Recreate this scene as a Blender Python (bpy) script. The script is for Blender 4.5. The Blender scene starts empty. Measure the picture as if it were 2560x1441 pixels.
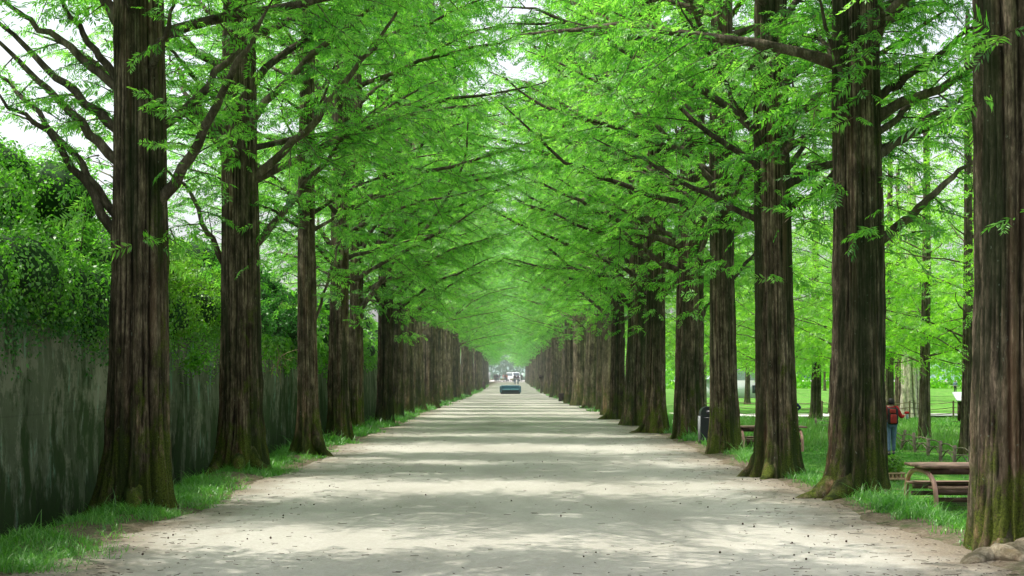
import bpy, bmesh, math, random
import numpy as np
from mathutils import Vector, Matrix

RNG = np.random.default_rng(11)
random.seed(5)
sc = bpy.context.scene
COL = sc.collection
R = math.radians
FPX, CX, HY, CAMH = 3750.0, 1284.0, 938.0, 1.6


def P(px, py, Y):
    return np.array(((px - CX) / FPX * Y, Y, CAMH + (HY - py) / FPX * Y))


# ------------------------------------------------------------------ objects
def link(o, parent=None):
    COL.objects.link(o)
    if parent is not None:
        o.parent = parent
    return o


def tag(o, label=None, cat=None, group=None, kind=None):
    if label: o['label'] = label
    if cat: o['category'] = cat
    if group: o['group'] = group
    if kind: o['kind'] = kind
    return o


def empty(name, loc=(0, 0, 0), rz=0.0, label=None, cat=None, group=None):
    o = bpy.data.objects.new(name, None)
    o.empty_display_size = 0.2
    o.location = loc
    o.rotation_euler = (0, 0, rz)
    return tag(link(o), label, cat, group)


def obj(name, mesh, mat=None, parent=None, loc=None):
    if mat is not None and len(mesh.materials) == 0:
        mesh.materials.append(mat)
    o = bpy.data.objects.new(name, mesh)
    if loc is not None:
        o.location = loc
    return link(o, parent)


def kids(o):
    return [c for c in COL.objects if c.parent == o]


def dup(root, loc, rz=0.0, scale=None, label=None, group=None, children=None):
    r = root.copy(); COL.objects.link(r)
    r.location = loc; r.rotation_euler = (0, 0, rz)
    if scale is not None: r.scale = scale
    if label: r['label'] = label
    if group: r['group'] = group
    for ch in (children if children is not None else kids(root)):
        c = ch.copy(); COL.objects.link(c); c.parent = r
        for g in (kids(ch) if children is None else []):
            d = g.copy(); COL.objects.link(d); d.parent = c
    return r


class Geo:
    """collects quads, then makes one mesh"""
    def __init__(self):
        self.v, self.f, self.t, self.n = [], [], [], 0

    def add(self, v, f, t=None):
        v = np.asarray(v, np.float32).reshape(-1, 3)
        f = np.asarray(f, np.int32).reshape(-1, 4)
        self.v.append(v); self.f.append(f + self.n)
        self.t.append(np.full(len(v), 0.5, np.float32) if t is None else np.asarray(t, np.float32))
        self.n += len(v)

    def mesh(self, name, mat=None, smooth=False, tint=True):
        me = bpy.data.meshes.new(name)
        if self.n:
            v = np.concatenate(self.v); f = np.concatenate(self.f); t = np.concatenate(self.t)
            m = len(f)
            me.vertices.add(len(v)); me.vertices.foreach_set('co', v.ravel())
            me.loops.add(4 * m); me.loops.foreach_set('vertex_index', f.ravel())
            me.polygons.add(m)
            me.polygons.foreach_set('loop_start', np.arange(0, 4 * m, 4, dtype=np.int32))
            if smooth:
                me.polygons.foreach_set('use_smooth', np.ones(m, bool))
            if tint:
                a = me.attributes.new('tint', 'FLOAT', 'POINT')
                a.data.foreach_set('value', t)
            me.update(calc_edges=True)
        if mat is not None:
            me.materials.append(mat)
        return me

    # shapes
    def tube(self, pts, rad, sides=8, t=None, closed_ends=False):
        pts = np.asarray(pts, float); n = len(pts)
        rad = np.broadcast_to(np.asarray(rad, float), (n,))
        tan = np.gradient(pts, axis=0)
        tan /= np.linalg.norm(tan, axis=1)[:, None] + 1e-9
        d = pts[-1] - pts[0]
        ref = np.zeros(3); ref[int(np.argmin(np.abs(d)))] = 1
        a = np.cross(tan, ref); a /= np.linalg.norm(a, axis=1)[:, None] + 1e-9
        b = np.cross(tan, a)
        th = np.linspace(0, 2 * np.pi, sides, endpoint=False)
        ring = a[:, None, :] * np.cos(th)[None, :, None] + b[:, None, :] * np.sin(th)[None, :, None]
        v = pts[:, None, :] + ring * rad[:, None, None]
        i = np.arange(n - 1)[:, None] * sides; j = np.arange(sides)[None, :]; k = (j + 1) % sides
        f = np.stack(np.broadcast_arrays(i + j, i + k, i + sides + k, i + sides + j), -1).reshape(-1, 4)
        self.add(v, f, None if t is None else np.full(n * sides, t))

    def box(self, c, s, rz=0.0, ry=0.0):
        x, y, z = np.asarray(s) / 2
        v = np.array([(-x, -y, -z), (x, -y, -z), (x, y, -z), (-x, y, -z), (-x, -y, z), (x, -y, z), (x, y, z), (-x, y, z)])
        if ry:
            cc, ss = math.cos(ry), math.sin(ry)
            v = v @ np.array([[cc, 0, -ss], [0, 1, 0], [ss, 0, cc]])
        if rz:
            cc, ss = math.cos(rz), math.sin(rz)
            v = v @ np.array([[cc, ss, 0], [-ss, cc, 0], [0, 0, 1]])
        self.add(v + np.asarray(c), [(0, 3, 2, 1), (4, 5, 6, 7), (0, 1, 5, 4), (1, 2, 6, 5), (2, 3, 7, 6), (3, 0, 4, 7)])


def bevel_box(name, c, s, mat, parent=None, bev=0.03, seg=3, rz=0.0):
    bm = bmesh.new()
    bmesh.ops.create_cube(bm, size=1.0)
    bmesh.ops.scale(bm, vec=s, verts=bm.verts)
    bmesh.ops.bevel(bm, geom=list(bm.edges), offset=bev, segments=seg, profile=0.5, affect='EDGES')
    if rz: bmesh.ops.rotate(bm, cent=(0, 0, 0), matrix=Matrix.Rotation(rz, 3, 'Z'), verts=bm.verts)
    bmesh.ops.translate(bm, vec=c, verts=bm.verts)
    me = bpy.data.meshes.new(name)
    bm.to_mesh(me); bm.free()
    for p in me.polygons: p.use_smooth = True
    return obj(name, me, mat, parent)


def prism(name, prof, y0, y1, mat, parent=None, bev=0.0):
    """profile in XZ extruded along Y"""
    bm = bmesh.new()
    vs = [bm.verts.new((x, y0, z)) for x, z in prof]
    f = bm.faces.new(vs)
    r = bmesh.ops.extrude_face_region(bm, geom=[f])
    bmesh.ops.translate(bm, vec=(0, y1 - y0, 0), verts=[g for g in r['geom'] if isinstance(g, bmesh.types.BMVert)])
    bmesh.ops.recalc_face_normals(bm, faces=bm.faces)
    if bev: bmesh.ops.bevel(bm, geom=list(bm.edges), offset=bev, segments=2, affect='EDGES')
    me = bpy.data.meshes.new(name); bm.to_mesh(me); bm.free()
    return obj(name, me, mat, parent)


# ------------------------------------------------------------------ materials
class M:
    def __init__(self, name):
        self.m = bpy.data.materials.new(name); self.m.use_nodes = True
        self.nt = self.m.node_tree; self.nt.nodes.clear()
        self.out = self.nt.nodes.new('ShaderNodeOutputMaterial')

    def n(self, typ, ins=None, **kw):
        nd = self.nt.nodes.new(typ)
        for k, v in kw.items(): setattr(nd, k, v)
        for k, v in (ins or {}).items():
            self.set(nd.inputs[k], v)
        return nd

    def set(self, sock, v):
        if isinstance(v, bpy.types.NodeSocket): self.nt.links.new(v, sock)
        elif hasattr(v, 'outputs'): self.nt.links.new(v.outputs[0], sock)
        else:
            if isinstance(v, tuple) and len(v) == 3 and len(sock.default_value) == 4: v = (*v, 1)
            sock.default_value = v

    def math(self, op, a, b=0.0, clamp=False):
        nd = self.n('ShaderNodeMath', {0: a, 1: b}, operation=op); nd.use_clamp = clamp
        return nd.outputs[0]

    def ramp(self, fac, stops, interp='LINEAR'):
        nd = self.n('ShaderNodeValToRGB', {0: fac}); cr = nd.color_ramp; cr.interpolation = interp
        while len(cr.elements) < len(stops): cr.elements.new(0.5)
        for e, (p, c) in zip(cr.elements, stops):
            e.position = p; e.color = (*c, 1) if not isinstance(c, (int, float)) else (c, c, c, 1)
        return nd.outputs[0]

    def mix(self, fac, a, b, blend='MIX'):
        nd = self.n('ShaderNodeMix', data_type='RGBA', blend_type=blend)
        self.set(nd.inputs[0], fac); self.set(nd.inputs[6], a); self.set(nd.inputs[7], b)
        return nd.outputs[2]

    def noise(self, scale, vec=None, detail=4, rough=0.6, vscale=None):
        if vec is None: vec = self.n('ShaderNodeTexCoord').outputs['Object']
        if vscale is not None: vec = self.n('ShaderNodeMapping', {'Vector': vec, 'Scale': vscale}).outputs[0]
        return self.n('ShaderNodeTexNoise', {'Vector': vec, 'Scale': scale, 'Detail': detail, 'Roughness': rough}).outputs[0]

    def bump(self, h, strength=0.5, dist=0.02):
        return self.n('ShaderNodeBump', {'Height': h, 'Strength': strength, 'Distance': dist}).outputs[0]

    def principled(self, col, rough=0.8, normal=None, metallic=0.0, spec=0.3):
        b = self.n('ShaderNodeBsdfPrincipled', {'Base Color': col, 'Roughness': rough, 'Metallic': metallic, 'Specular IOR Level': spec})
        if normal is not None: self.set(b.inputs['Normal'], normal)
        self.nt.links.new(b.outputs[0], self.out.inputs[0])
        return self.m


def simple(name, col, rough=0.7, metallic=0.0, var=0.25, scale=9.0, bump=0.15, spec=0.3):
    m = M(name)
    nz = m.noise(scale)
    a = tuple(c * (1 - var) for c in col); b = tuple(min(1, c * (1 + var)) for c in col)
    c = m.ramp(nz, [(0.3, a), (0.7, b)])
    return m.principled(c, rough, m.bump(m.noise(scale * 8), bump, 0.01), metallic, spec)


def leaf_mat(name, dark, mid, light, trans, tfac=0.55, gloss=0.06):
    m = M(name)
    t = m.n('ShaderNodeAttribute', attribute_name='tint').outputs['Fac']
    rnd = m.n('ShaderNodeObjectInfo').outputs['Random']
    pos = m.n('ShaderNodeNewGeometry').outputs['Position']
    big = m.noise(0.45, pos, 2)
    f = m.math('ADD', m.math('MULTIPLY', t, 0.6), m.math('MULTIPLY', big, 0.42))
    f = m.math('ADD', f, m.math('MULTIPLY', m.math('SUBTRACT', rnd, 0.5), 0.12), clamp=True)
    c = m.ramp(f, [(0.15, dark), (0.5, mid), (0.9, light)])
    tr = m.mix(1.0, c, trans, 'MULTIPLY')
    d = m.n('ShaderNodeBsdfDiffuse', {'Color': c})
    tl = m.n('ShaderNodeBsdfTranslucent', {'Color': tr})
    mx = m.n('ShaderNodeMixShader', {0: tfac, 1: d.outputs[0], 2: tl.outputs[0]})
    gl = m.n('ShaderNodeBsdfGlossy', {'Color': (0.8, 0.85, 0.8), 'Roughness': 0.45})
    m2 = m.n('ShaderNodeMixShader', {0: gloss, 1: mx.outputs[0], 2: gl.outputs[0]})
    m.nt.links.new(m2.outputs[0], m.out.inputs[0])
    return m.m


def bark_mat(name, c0, c1, c2, moss=1.0, pale=0.0):
    m = M(name)
    oc = m.n('ShaderNodeTexCoord').outputs['Object']
    rnd = m.n('ShaderNodeObjectInfo').outputs['Random']
    off = m.n('ShaderNodeVectorMath', {0: oc, 1: m.n('ShaderNodeCombineXYZ', {0: m.math('MULTIPLY', rnd, 37.0), 2: m.math('MULTIPLY', rnd, 91.0)})}, operation='ADD').outputs[0]
    st = m.noise(1.0, off, 7, 0.76, (9, 9, 2.0))
    fine = m.noise(1.0, off, 5, 0.75, (42, 42, 10.0))
    f = m.math('ADD', m.math('MULTIPLY', st, 0.7), m.math('MULTIPLY', fine, 0.3))
    c = m.ramp(f, [(0.33, c0), (0.5, c1), (0.66, c2)])
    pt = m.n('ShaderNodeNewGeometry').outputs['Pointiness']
    c = m.mix(1.0, c, m.ramp(pt, [(0.455, 0.28), (0.50, 0.95), (0.54, 1.35)]), 'MULTIPLY')  # groove shade painted in: hollows darkened, ridges lightened by curvature
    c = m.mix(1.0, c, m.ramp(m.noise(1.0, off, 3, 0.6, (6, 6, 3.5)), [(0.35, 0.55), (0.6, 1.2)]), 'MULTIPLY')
    # red-brown fibre streaks
    rs = m.noise(1.0, off, 3, 0.6, (5, 5, 0.5))
    c = m.mix(m.ramp(rs, [(0.56, 0.0), (0.74, 0.45)]), c, (c2[0] * 0.6, c2[1] * 0.45, c2[2] * 0.36))
    sep = m.n('ShaderNodeSeparateXYZ', {0: oc})
    z = sep.outputs[2]
    # moss near the base and in long green stains on the shaded side
    low = m.math('SUBTRACT', 1.0, m.math('MULTIPLY', z, 0.62), clamp=True)
    mn = m.noise(1.0, off, 6, 0.72, (4.5, 4.5, 2.0))
    side = m.math('MULTIPLY', m.math('ADD', m.math('MULTIPLY', sep.outputs[0], 2.0), 0.15), 0.5, clamp=True)
    mf = m.math('ADD', m.math('MULTIPLY', low, 0.34), m.math('MULTIPLY', m.math('SUBTRACT', mn, 0.18), 1.3))
    mf = m.math('ADD', mf, m.math('MULTIPLY', side, 0.25))
    mfac = m.math('MULTIPLY', m.ramp(mf, [(0.56, 0.0), (0.74, 0.9)]), moss)
    warm = m.math('MULTIPLY', m.math('MULTIPLY', low, 1.0 if moss > 0.6 else 0.0), m.ramp(m.noise(1.0, off, 4, 0.6, (4, 4, 1.0)), [(0.45, 0.0), (0.6, 0.9)]))
    c = m.mix(warm, c, m.mix(1.0, c, (1.3, 1.0, 0.8), 'MULTIPLY'))
    mc = m.ramp(m.noise(60, off, 3), [(0.3, (0.025, 0.04, 0.008)), (0.7, (0.14, 0.18, 0.022))])
    c = m.mix(mfac, c, mc)
    stain = m.math('MULTIPLY', m.ramp(m.noise(1.0, off, 3, 0.6, (4, 4, 0.25)), [(0.47, 0.0), (0.62, 0.75)]), moss)
    c = m.mix(stain, c, (0.02, 0.032, 0.012))
    # lichen flecks
    lf = m.ramp(m.noise(24, off, 2, 0.5, (1, 1, 0.7)), [(0.70, 0.0), (0.76, 0.55)])
    c = m.mix(lf, c, (0.22, 0.25, 0.19))
    c = m.mix(1.0, c, m.ramp(rnd, [(0, 0.8), (1, 1.45)]), 'MULTIPLY')
    h = m.math('ADD', m.math('MULTIPLY', st, 1.0), m.math('MULTIPLY', fine, 0.6))
    return m.principled(c, 0.9, m.bump(h, 1.0, 0.05), spec=0.12)


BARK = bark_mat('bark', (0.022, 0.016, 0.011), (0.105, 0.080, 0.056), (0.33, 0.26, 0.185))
BARK_FAR_BRIGHTENED = bark_mat('brightened_far_bark', (0.035, 0.026, 0.018), (0.15, 0.115, 0.082), (0.38, 0.30, 0.22), 0.8)  # lightened bark copy, brightness painted into the dark far trunks
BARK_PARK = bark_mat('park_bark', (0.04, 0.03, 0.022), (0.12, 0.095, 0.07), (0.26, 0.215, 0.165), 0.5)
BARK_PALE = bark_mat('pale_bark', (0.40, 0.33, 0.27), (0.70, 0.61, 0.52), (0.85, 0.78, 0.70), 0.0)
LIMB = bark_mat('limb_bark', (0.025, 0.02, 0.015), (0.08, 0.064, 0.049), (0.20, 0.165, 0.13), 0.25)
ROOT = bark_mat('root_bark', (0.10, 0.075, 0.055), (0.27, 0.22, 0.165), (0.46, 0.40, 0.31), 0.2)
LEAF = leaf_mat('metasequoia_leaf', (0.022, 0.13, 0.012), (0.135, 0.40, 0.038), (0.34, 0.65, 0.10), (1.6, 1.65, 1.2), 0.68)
LEAF_FAR_HAZED = leaf_mat('hazed_far_metasequoia_leaf', (0.10, 0.30, 0.06), (0.23, 0.52, 0.11), (0.40, 0.68, 0.18), (1.4, 1.6, 1.2), 0.68)  # paler leaf copy, distance haze painted into the far crowns
LEAF_PARK = leaf_mat('park_leaf', (0.10, 0.28, 0.02), (0.21, 0.48, 0.035), (0.36, 0.66, 0.07), (1.5, 1.6, 1.0), 0.68)
LEAF_VINE = leaf_mat('vine_leaf', (0.04, 0.15, 0.012), (0.15, 0.40, 0.028), (0.30, 0.56, 0.055), (1.4, 1.8, 1.0), 0.45, 0.08)
LEAF_LIGHT = leaf_mat('shrub_leaf', (0.06, 0.20, 0.014), (0.16, 0.37, 0.022), (0.3, 0.5, 0.05), (1.4, 1.6, 0.9), 0.5)
LEAF_DARK = leaf_mat('dark_shrub_leaf', (0.014, 0.08, 0.012), (0.05, 0.20, 0.028), (0.12, 0.34, 0.05), (1.3, 1.6, 1.0), 0.4)
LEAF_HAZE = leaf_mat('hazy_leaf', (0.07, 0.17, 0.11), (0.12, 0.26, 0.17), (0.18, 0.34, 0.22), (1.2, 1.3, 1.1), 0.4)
GRASS = leaf_mat('grass_blade', (0.03, 0.13, 0.018), (0.075, 0.26, 0.03), (0.19, 0.42, 0.06), (1.4, 1.7, 1.0), 0.45, 0.08)
GRASS_PALE = leaf_mat('lawn_blade', (0.04, 0.16, 0.025), (0.09, 0.28, 0.035), (0.24, 0.42, 0.10), (1.4, 1.6, 1.0), 0.45, 0.06)
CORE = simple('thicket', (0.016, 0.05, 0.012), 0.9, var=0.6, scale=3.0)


def make_path_mat():
    m = M('path_gravel')
    pos = m.n('ShaderNodeNewGeometry').outputs['Position']
    a = m.noise(0.5, pos, 5, 0.6, (1, 0.35, 1)); b = m.noise(28, pos, 4, 0.7); g = m.noise(220, pos, 2, 0.6)
    c = m.ramp(a, [(0.3, (0.33, 0.317, 0.28)), (0.55, (0.455, 0.44, 0.395)), (0.8, (0.55, 0.535, 0.49))])
    c = m.mix(m.ramp(b, [(0.35, 0.45), (0.6, 0.0)]), c, (0.30, 0.265, 0.21))
    c = m.mix(m.ramp(g, [(0.3, 0.5), (0.5, 0.0)]), c, (0.24, 0.21, 0.17))
    c = m.mix(m.ramp(m.noise(160, pos, 1), [(0.66, 0.0), (0.74, 0.5)]), c, (0.66, 0.64, 0.6))
    # brown needle litter drifting along both edges
    x = m.math('ABSOLUTE', m.n('ShaderNodeSeparateXYZ', {0: pos}).outputs[0])
    e = m.math('ADD', m.math('MULTIPLY', m.math('SUBTRACT', x, 2.35), 0.62), m.math('MULTIPLY', m.math('SUBTRACT', m.noise(1.1, pos, 6, 0.7), 0.5), 1.5))
    c = m.mix(m.ramp(e, [(0.35, 0.0), (1.0, 0.8)]), c, m.ramp(m.noise(45, pos, 3), [(0.35, (0.10, 0.075, 0.05)), (0.65, (0.27, 0.21, 0.15))]))
    h = m.math('ADD', m.math('MULTIPLY', b, 1.0), m.math('MULTIPLY', g, 0.35))
    return m.principled(c, 0.95, m.bump(h, 0.55, 0.02), spec=0.1)


def make_ground_mat():
    m = M('ground_soil_and_grass')
    pos = m.n('ShaderNodeNewGeometry').outputs['Position']
    x = m.n('ShaderNodeSeparateXYZ', {0: pos}).outputs[0]
    soil = m.ramp(m.noise(30, pos, 5, 0.7), [(0.3, (0.07, 0.052, 0.036)), (0.55, (0.20, 0.16, 0.115)), (0.75, (0.33, 0.285, 0.22))])
    lawn = m.ramp(m.noise(2.2, pos, 6, 0.7), [(0.34, (0.03, 0.11, 0.016)), (0.5, (0.085, 0.25, 0.03)), (0.66, (0.21, 0.37, 0.075))])
    soil = m.mix(m.ramp(m.noise(3.0, pos, 6, 0.75), [(0.5, 0.0), (0.62, 0.7)]), soil, (0.05, 0.10, 0.022))
    lawn = m.mix(m.ramp(m.noise(0.9, pos, 4, 0.6), [(0.56, 0.0), (0.64, 0.8)]), lawn, soil)
    f = m.math('ADD', m.math('MULTIPLY', m.math('SUBTRACT', x, 5.2), 0.9), m.math('MULTIPLY', m.math('SUBTRACT', m.noise(1.5, pos, 5), 0.5), 1.6))
    f2 = m.math('MULTIPLY', m.math('SUBTRACT', -7.0, x), 0.6)
    c = m.mix(m.ramp(m.math('MAXIMUM', f, f2), [(0.1, 0.0), (0.4, 1.0)]), soil, lawn)
    return m.principled(c, 0.95, m.bump(m.noise(40, pos, 5, 0.7), 0.7, 0.04), spec=0.1)


def make_wall_mat():
    m = M('stained_concrete')
    pos = m.n('ShaderNodeNewGeometry').outputs['Position']
    st = m.noise(1.0, pos, 6, 0.65, (1, 1.5, 0.6)); st2 = m.noise(1.0, pos, 7, 0.8, (1, 4.0, 0.9)); bl = m.noise(1.7, pos, 7, 0.74, (1, 1.3, 0.8))
    c = m.ramp(m.noise(1.0, pos, 5, 0.65, (1, 1.2, 0.6)), [(0.3, (0.05, 0.065, 0.035)), (0.7, (0.15, 0.17, 0.11))])
    c = m.mix(m.ramp(st2, [(0.52, 0.0), (0.6, 0.8)]), c, (0.24, 0.265, 0.20))
    c = m.mix(m.ramp(m.noise(1.0, pos, 4, 0.7, (1, 4.0, 0.9)), [(0.59, 0.0), (0.65, 0.7)]), c, (0.12, 0.27, 0.19))
    c = m.mix(m.ramp(m.noise(1.0, pos, 7, 0.78, (1, 0.9, 1.1)), [(0.53, 0.0), (0.58, 0.55)]), c, (0.27, 0.265, 0.2))
    z = m.n('ShaderNodeSeparateXYZ', {0: pos}).outputs[2]
    low = m.math('SUBTRACT', 0.13, m.math('MULTIPLY', z, 0.09))
    c = m.mix(m.ramp(m.math('ADD', st, low), [(0.53, 0.0), (0.60, 0.94)]), c, m.ramp(bl, [(0.35, (0.013, 0.024, 0.009)), (0.7, (0.05, 0.085, 0.026))]))
    c = m.mix(m.ramp(m.math('ADD', bl, m.math('MULTIPLY', low, 0.6)), [(0.53, 0.0), (0.62, 0.9)]), c, (0.03, 0.055, 0.018))
    seam = m.math('SUBTRACT', 1.0, m.math('MULTIPLY', m.math('ABSOLUTE', m.math('SUBTRACT', z, m.math('ADD', 1.12, m.math('MULTIPLY', bl, 0.03)))), 60.0), clamp=True)
    c = m.mix(m.math('MULTIPLY', seam, 0.22), c, (0.02, 0.022, 0.015))
    return m.principled(c, 0.9, m.bump(m.noise(14, pos, 6, 0.7), 0.4, 0.02), spec=0.15)


PATH = make_path_mat(); GROUND = make_ground_mat(); CONCRETE = make_wall_mat()

# ------------------------------------------------------------------ terrain
def sstep(a, b, x):
    t = np.clip((x - a) / (b - a), 0, 1)
    return t * t * (3 - 2 * t)


def gh(x, y):
    x = np.asarray(x, float); y = np.asarray(y, float)
    z = -0.035 + 0.075 * sstep(3.5, 4.4, np.abs(x))
    z = z - 0.62 * sstep(4.45, 5.95, x) - 0.14 * sstep(6.4, 11, x)
    z = z - 0.55 * sstep(4.65, 5.25, -x) + 0.75 * sstep(5.75, 6.6, -x)
    z = z + 0.02 * np.sin(x * 1.9 + y * 0.7) * sstep(4, 5, np.abs(x)) + 0.05 * np.sin(x * 0.31 + 1.3) * np.sin(y * 0.23) * sstep(7, 12, x)
    return z


def grid(xs, ys, zf, name, mat, smooth=True):
    X, Y = np.meshgrid(xs, ys)
    Z = zf(X, Y)
    g = Geo(); nx, ny = len(xs), len(ys)
    i = np.arange(ny - 1)[:, None] * nx; j = np.arange(nx - 1)[None, :]
    f = np.stack(np.broadcast_arrays(i + j, i + j + 1, i + nx + j + 1, i + nx + j), -1)
    g.add(np.stack([X, Y, Z], -1), f)
    return g, X, Y


xs = np.unique(np.concatenate([[-900, -400, -150, -70, -40, -25, -16, -12, -9], np.arange(-7.5, 13, 0.14), [14, 16, 19, 23, 28, 35, 45, 60, 90, 150, 400, 900]]))
ys = np.unique(np.concatenate([[-60, -20, -5, 3], np.arange(8, 60, 0.35), np.arange(60, 140, 1.5), np.arange(140, 400, 8), [420, 500, 700, 1100, 2000]]))
g, _, _ = grid(xs, ys, gh, 'ground', GROUND)
tag(obj('ground', g.mesh('ground', GROUND, True)), kind='structure')

def rowx(side, y):
    if side > 0: return np.interp(y, (40, 60, 90, 130, 200, 340), (4.0, 3.95, 3.45, 2.98, 3.0, 3.0))
    return np.interp(y, (40, 60, 100, 150, 220, 340), (-4.3, -4.3, -3.95, -3.8, -4.4, -6.0))

# path: irregular edges that sink into the verge
ty = np.unique(np.concatenate([np.arange(2, 60, 0.22), np.arange(60, 150, 1.0), np.arange(150, 349, 5)]))
u = np.linspace(-1, 1, 61)
def wob(y, s):
    r = np.random.default_rng(s); o = np.zeros_like(y)
    for k in (0.25, 0.6, 1.3, 2.9, 6.1): o += r.uniform(0.5, 1) * np.sin(y * k + r.uniform(0, 6)) / (1 + k)
    return o
fine = 0.05 * np.sin(ty * 9.1) + 0.05 * np.sin(ty * 14.3 + 1) * np.sin(ty * 3.3)
el = -4.02 + (rowx(-1, ty) + 4.3) + 0.22 * wob(ty, 3) + fine; er = 4.22 + (rowx(1, ty) - 4.0) + 0.2 * wob(ty, 4) - fine
Xp = el[:, None] + (er - el)[:, None] * (u[None, :] + 1) / 2
Yp = np.repeat(ty[:, None], len(u), 1)
Zp = 0.012 + 0.010 * np.sin(Xp * 2.3 + Yp * 0.35) * np.cos(Yp * 0.8 - Xp) + RNG.normal(0, 0.0025, Xp.shape)
Zp -= 0.10 * sstep(0.93, 1.0, np.abs(u))[None, :]
g = Geo(); nx = len(u); i = np.arange(len(ty) - 1)[:, None] * nx; j = np.arange(nx - 1)[None, :]
g.add(np.stack([Xp, Yp, Zp], -1), np.stack(np.broadcast_arrays(i + j, i + j + 1, i + nx + j + 1, i + nx + j), -1))
tag(obj('path', g.mesh('path', PATH, True)), kind='structure')

# pale roads: one at the far end of the avenue, one across the park
ROAD = simple('pale_road', (0.58, 0.56, 0.53), 0.9, scale=2.0)
g = Geo(); g.box((0, 385, 0.05), (260, 74, 0.14))
tag(obj('road', g.mesh('road', ROAD)), kind='structure')
g = Geo()
xr = np.linspace(9, 90, 40); yr = 84 + 0.02 * (xr - 9)
zr = gh(xr, yr) + 0.07
v = np.concatenate([np.stack([xr, yr - 2.2, zr], -1), np.stack([xr, yr + 3.0, zr], -1)])
n_ = len(xr); a = np.arange(n_ - 1)
g.add(v, np.stack([a, a + 1, a + n_ + 1, a + n_], -1))
tag(obj('park_road', g.mesh('park_road', ROAD)), kind='structure')

# ------------------------------------------------------------------ foliage templates
def spray(pairs, width, lmax, seed):
    """one leafy twig: uneven, slightly twisted branchlets on both sides"""
    r = np.random.default_rng(seed); q = []
    def kite(o, d, l, w):
        d = np.asarray(d, float); d /= np.linalg.norm(d)
        s = np.array((-d[1], d[0], r.normal(0, 0.35))); s = s / np.linalg.norm(s) * w / 2
        o = np.asarray(o, float)
        m = o + d * l * r.uniform(0.35, 0.55)
        q.append([o, m + s, o + d * l + np.array((0, 0, -0.12 * l)), m - s])
    for k in range(pairs):
        x = 0.06 + 0.82 * k / max(1, pairs - 1)
        l = lmax * (0.75 + 0.5 * math.sin(math.pi * (0.15 + 0.75 * x))) * (1.0 - 0.25 * x)
        for s in (1, -1):
            xx = x + r.normal(0, 0.03)
            kite((xx, 0, -0.10 * xx * xx), (0.62 + r.normal(0, 0.16), s * 0.82, -0.16 + r.normal(0, 0.2)), l * r.uniform(0.45, 1.2), width * r.uniform(0.7, 1.2))
    kite((0.86, 0, -0.08), (1, r.normal(0, 0.2), -0.25), lmax * 0.9, width)
    return np.array(q).reshape(-1, 3)

SP = [[spray(9, 0.080, 0.36, 10 + k) for k in range(6)], [spray(7, 0.105, 0.38, 20 + k) for k in range(5)], [spray(5, 0.16, 0.44, 30 + k) for k in range(4)]]


def norm(a):
    return a / (np.linalg.norm(a, axis=-1, keepdims=True) + 1e-9)


def put_sprays(geo, O, D, S, lod, rng, droop=0.28, roll=0.6):
    """O origins, D directions, S lengths"""
    n = len(O)
    if n == 0: return
    D = norm(D + np.array([0, 0, -1.0]) * (rng.uniform(0, 2 * droop, n))[:, None])
    up = np.tile(np.array([0.0, 0, 1]), (n, 1)) + rng.normal(0, roll, (n, 3))
    Y = norm(np.cross(up, D)); Z = np.cross(D, Y)
    vs = SP[lod]; k = len(vs[0]); T = np.stack(vs)[rng.integers(0, len(vs), n)]
    V = O[:, None, :] + S[:, None, None] * (T[:, :, 0:1] * D[:, None, :] + T[:, :, 1:2] * Y[:, None, :] + T[:, :, 2:3] * Z[:, None, :])
    t = np.clip(np.repeat(rng.normal(0.5, 0.22, n), k) + np.repeat(rng.normal(0, 0.15, n * k // 4), 4), 0, 1)
    geo.add(V, np.arange(n * k).reshape(-1, 4), t)


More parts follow.
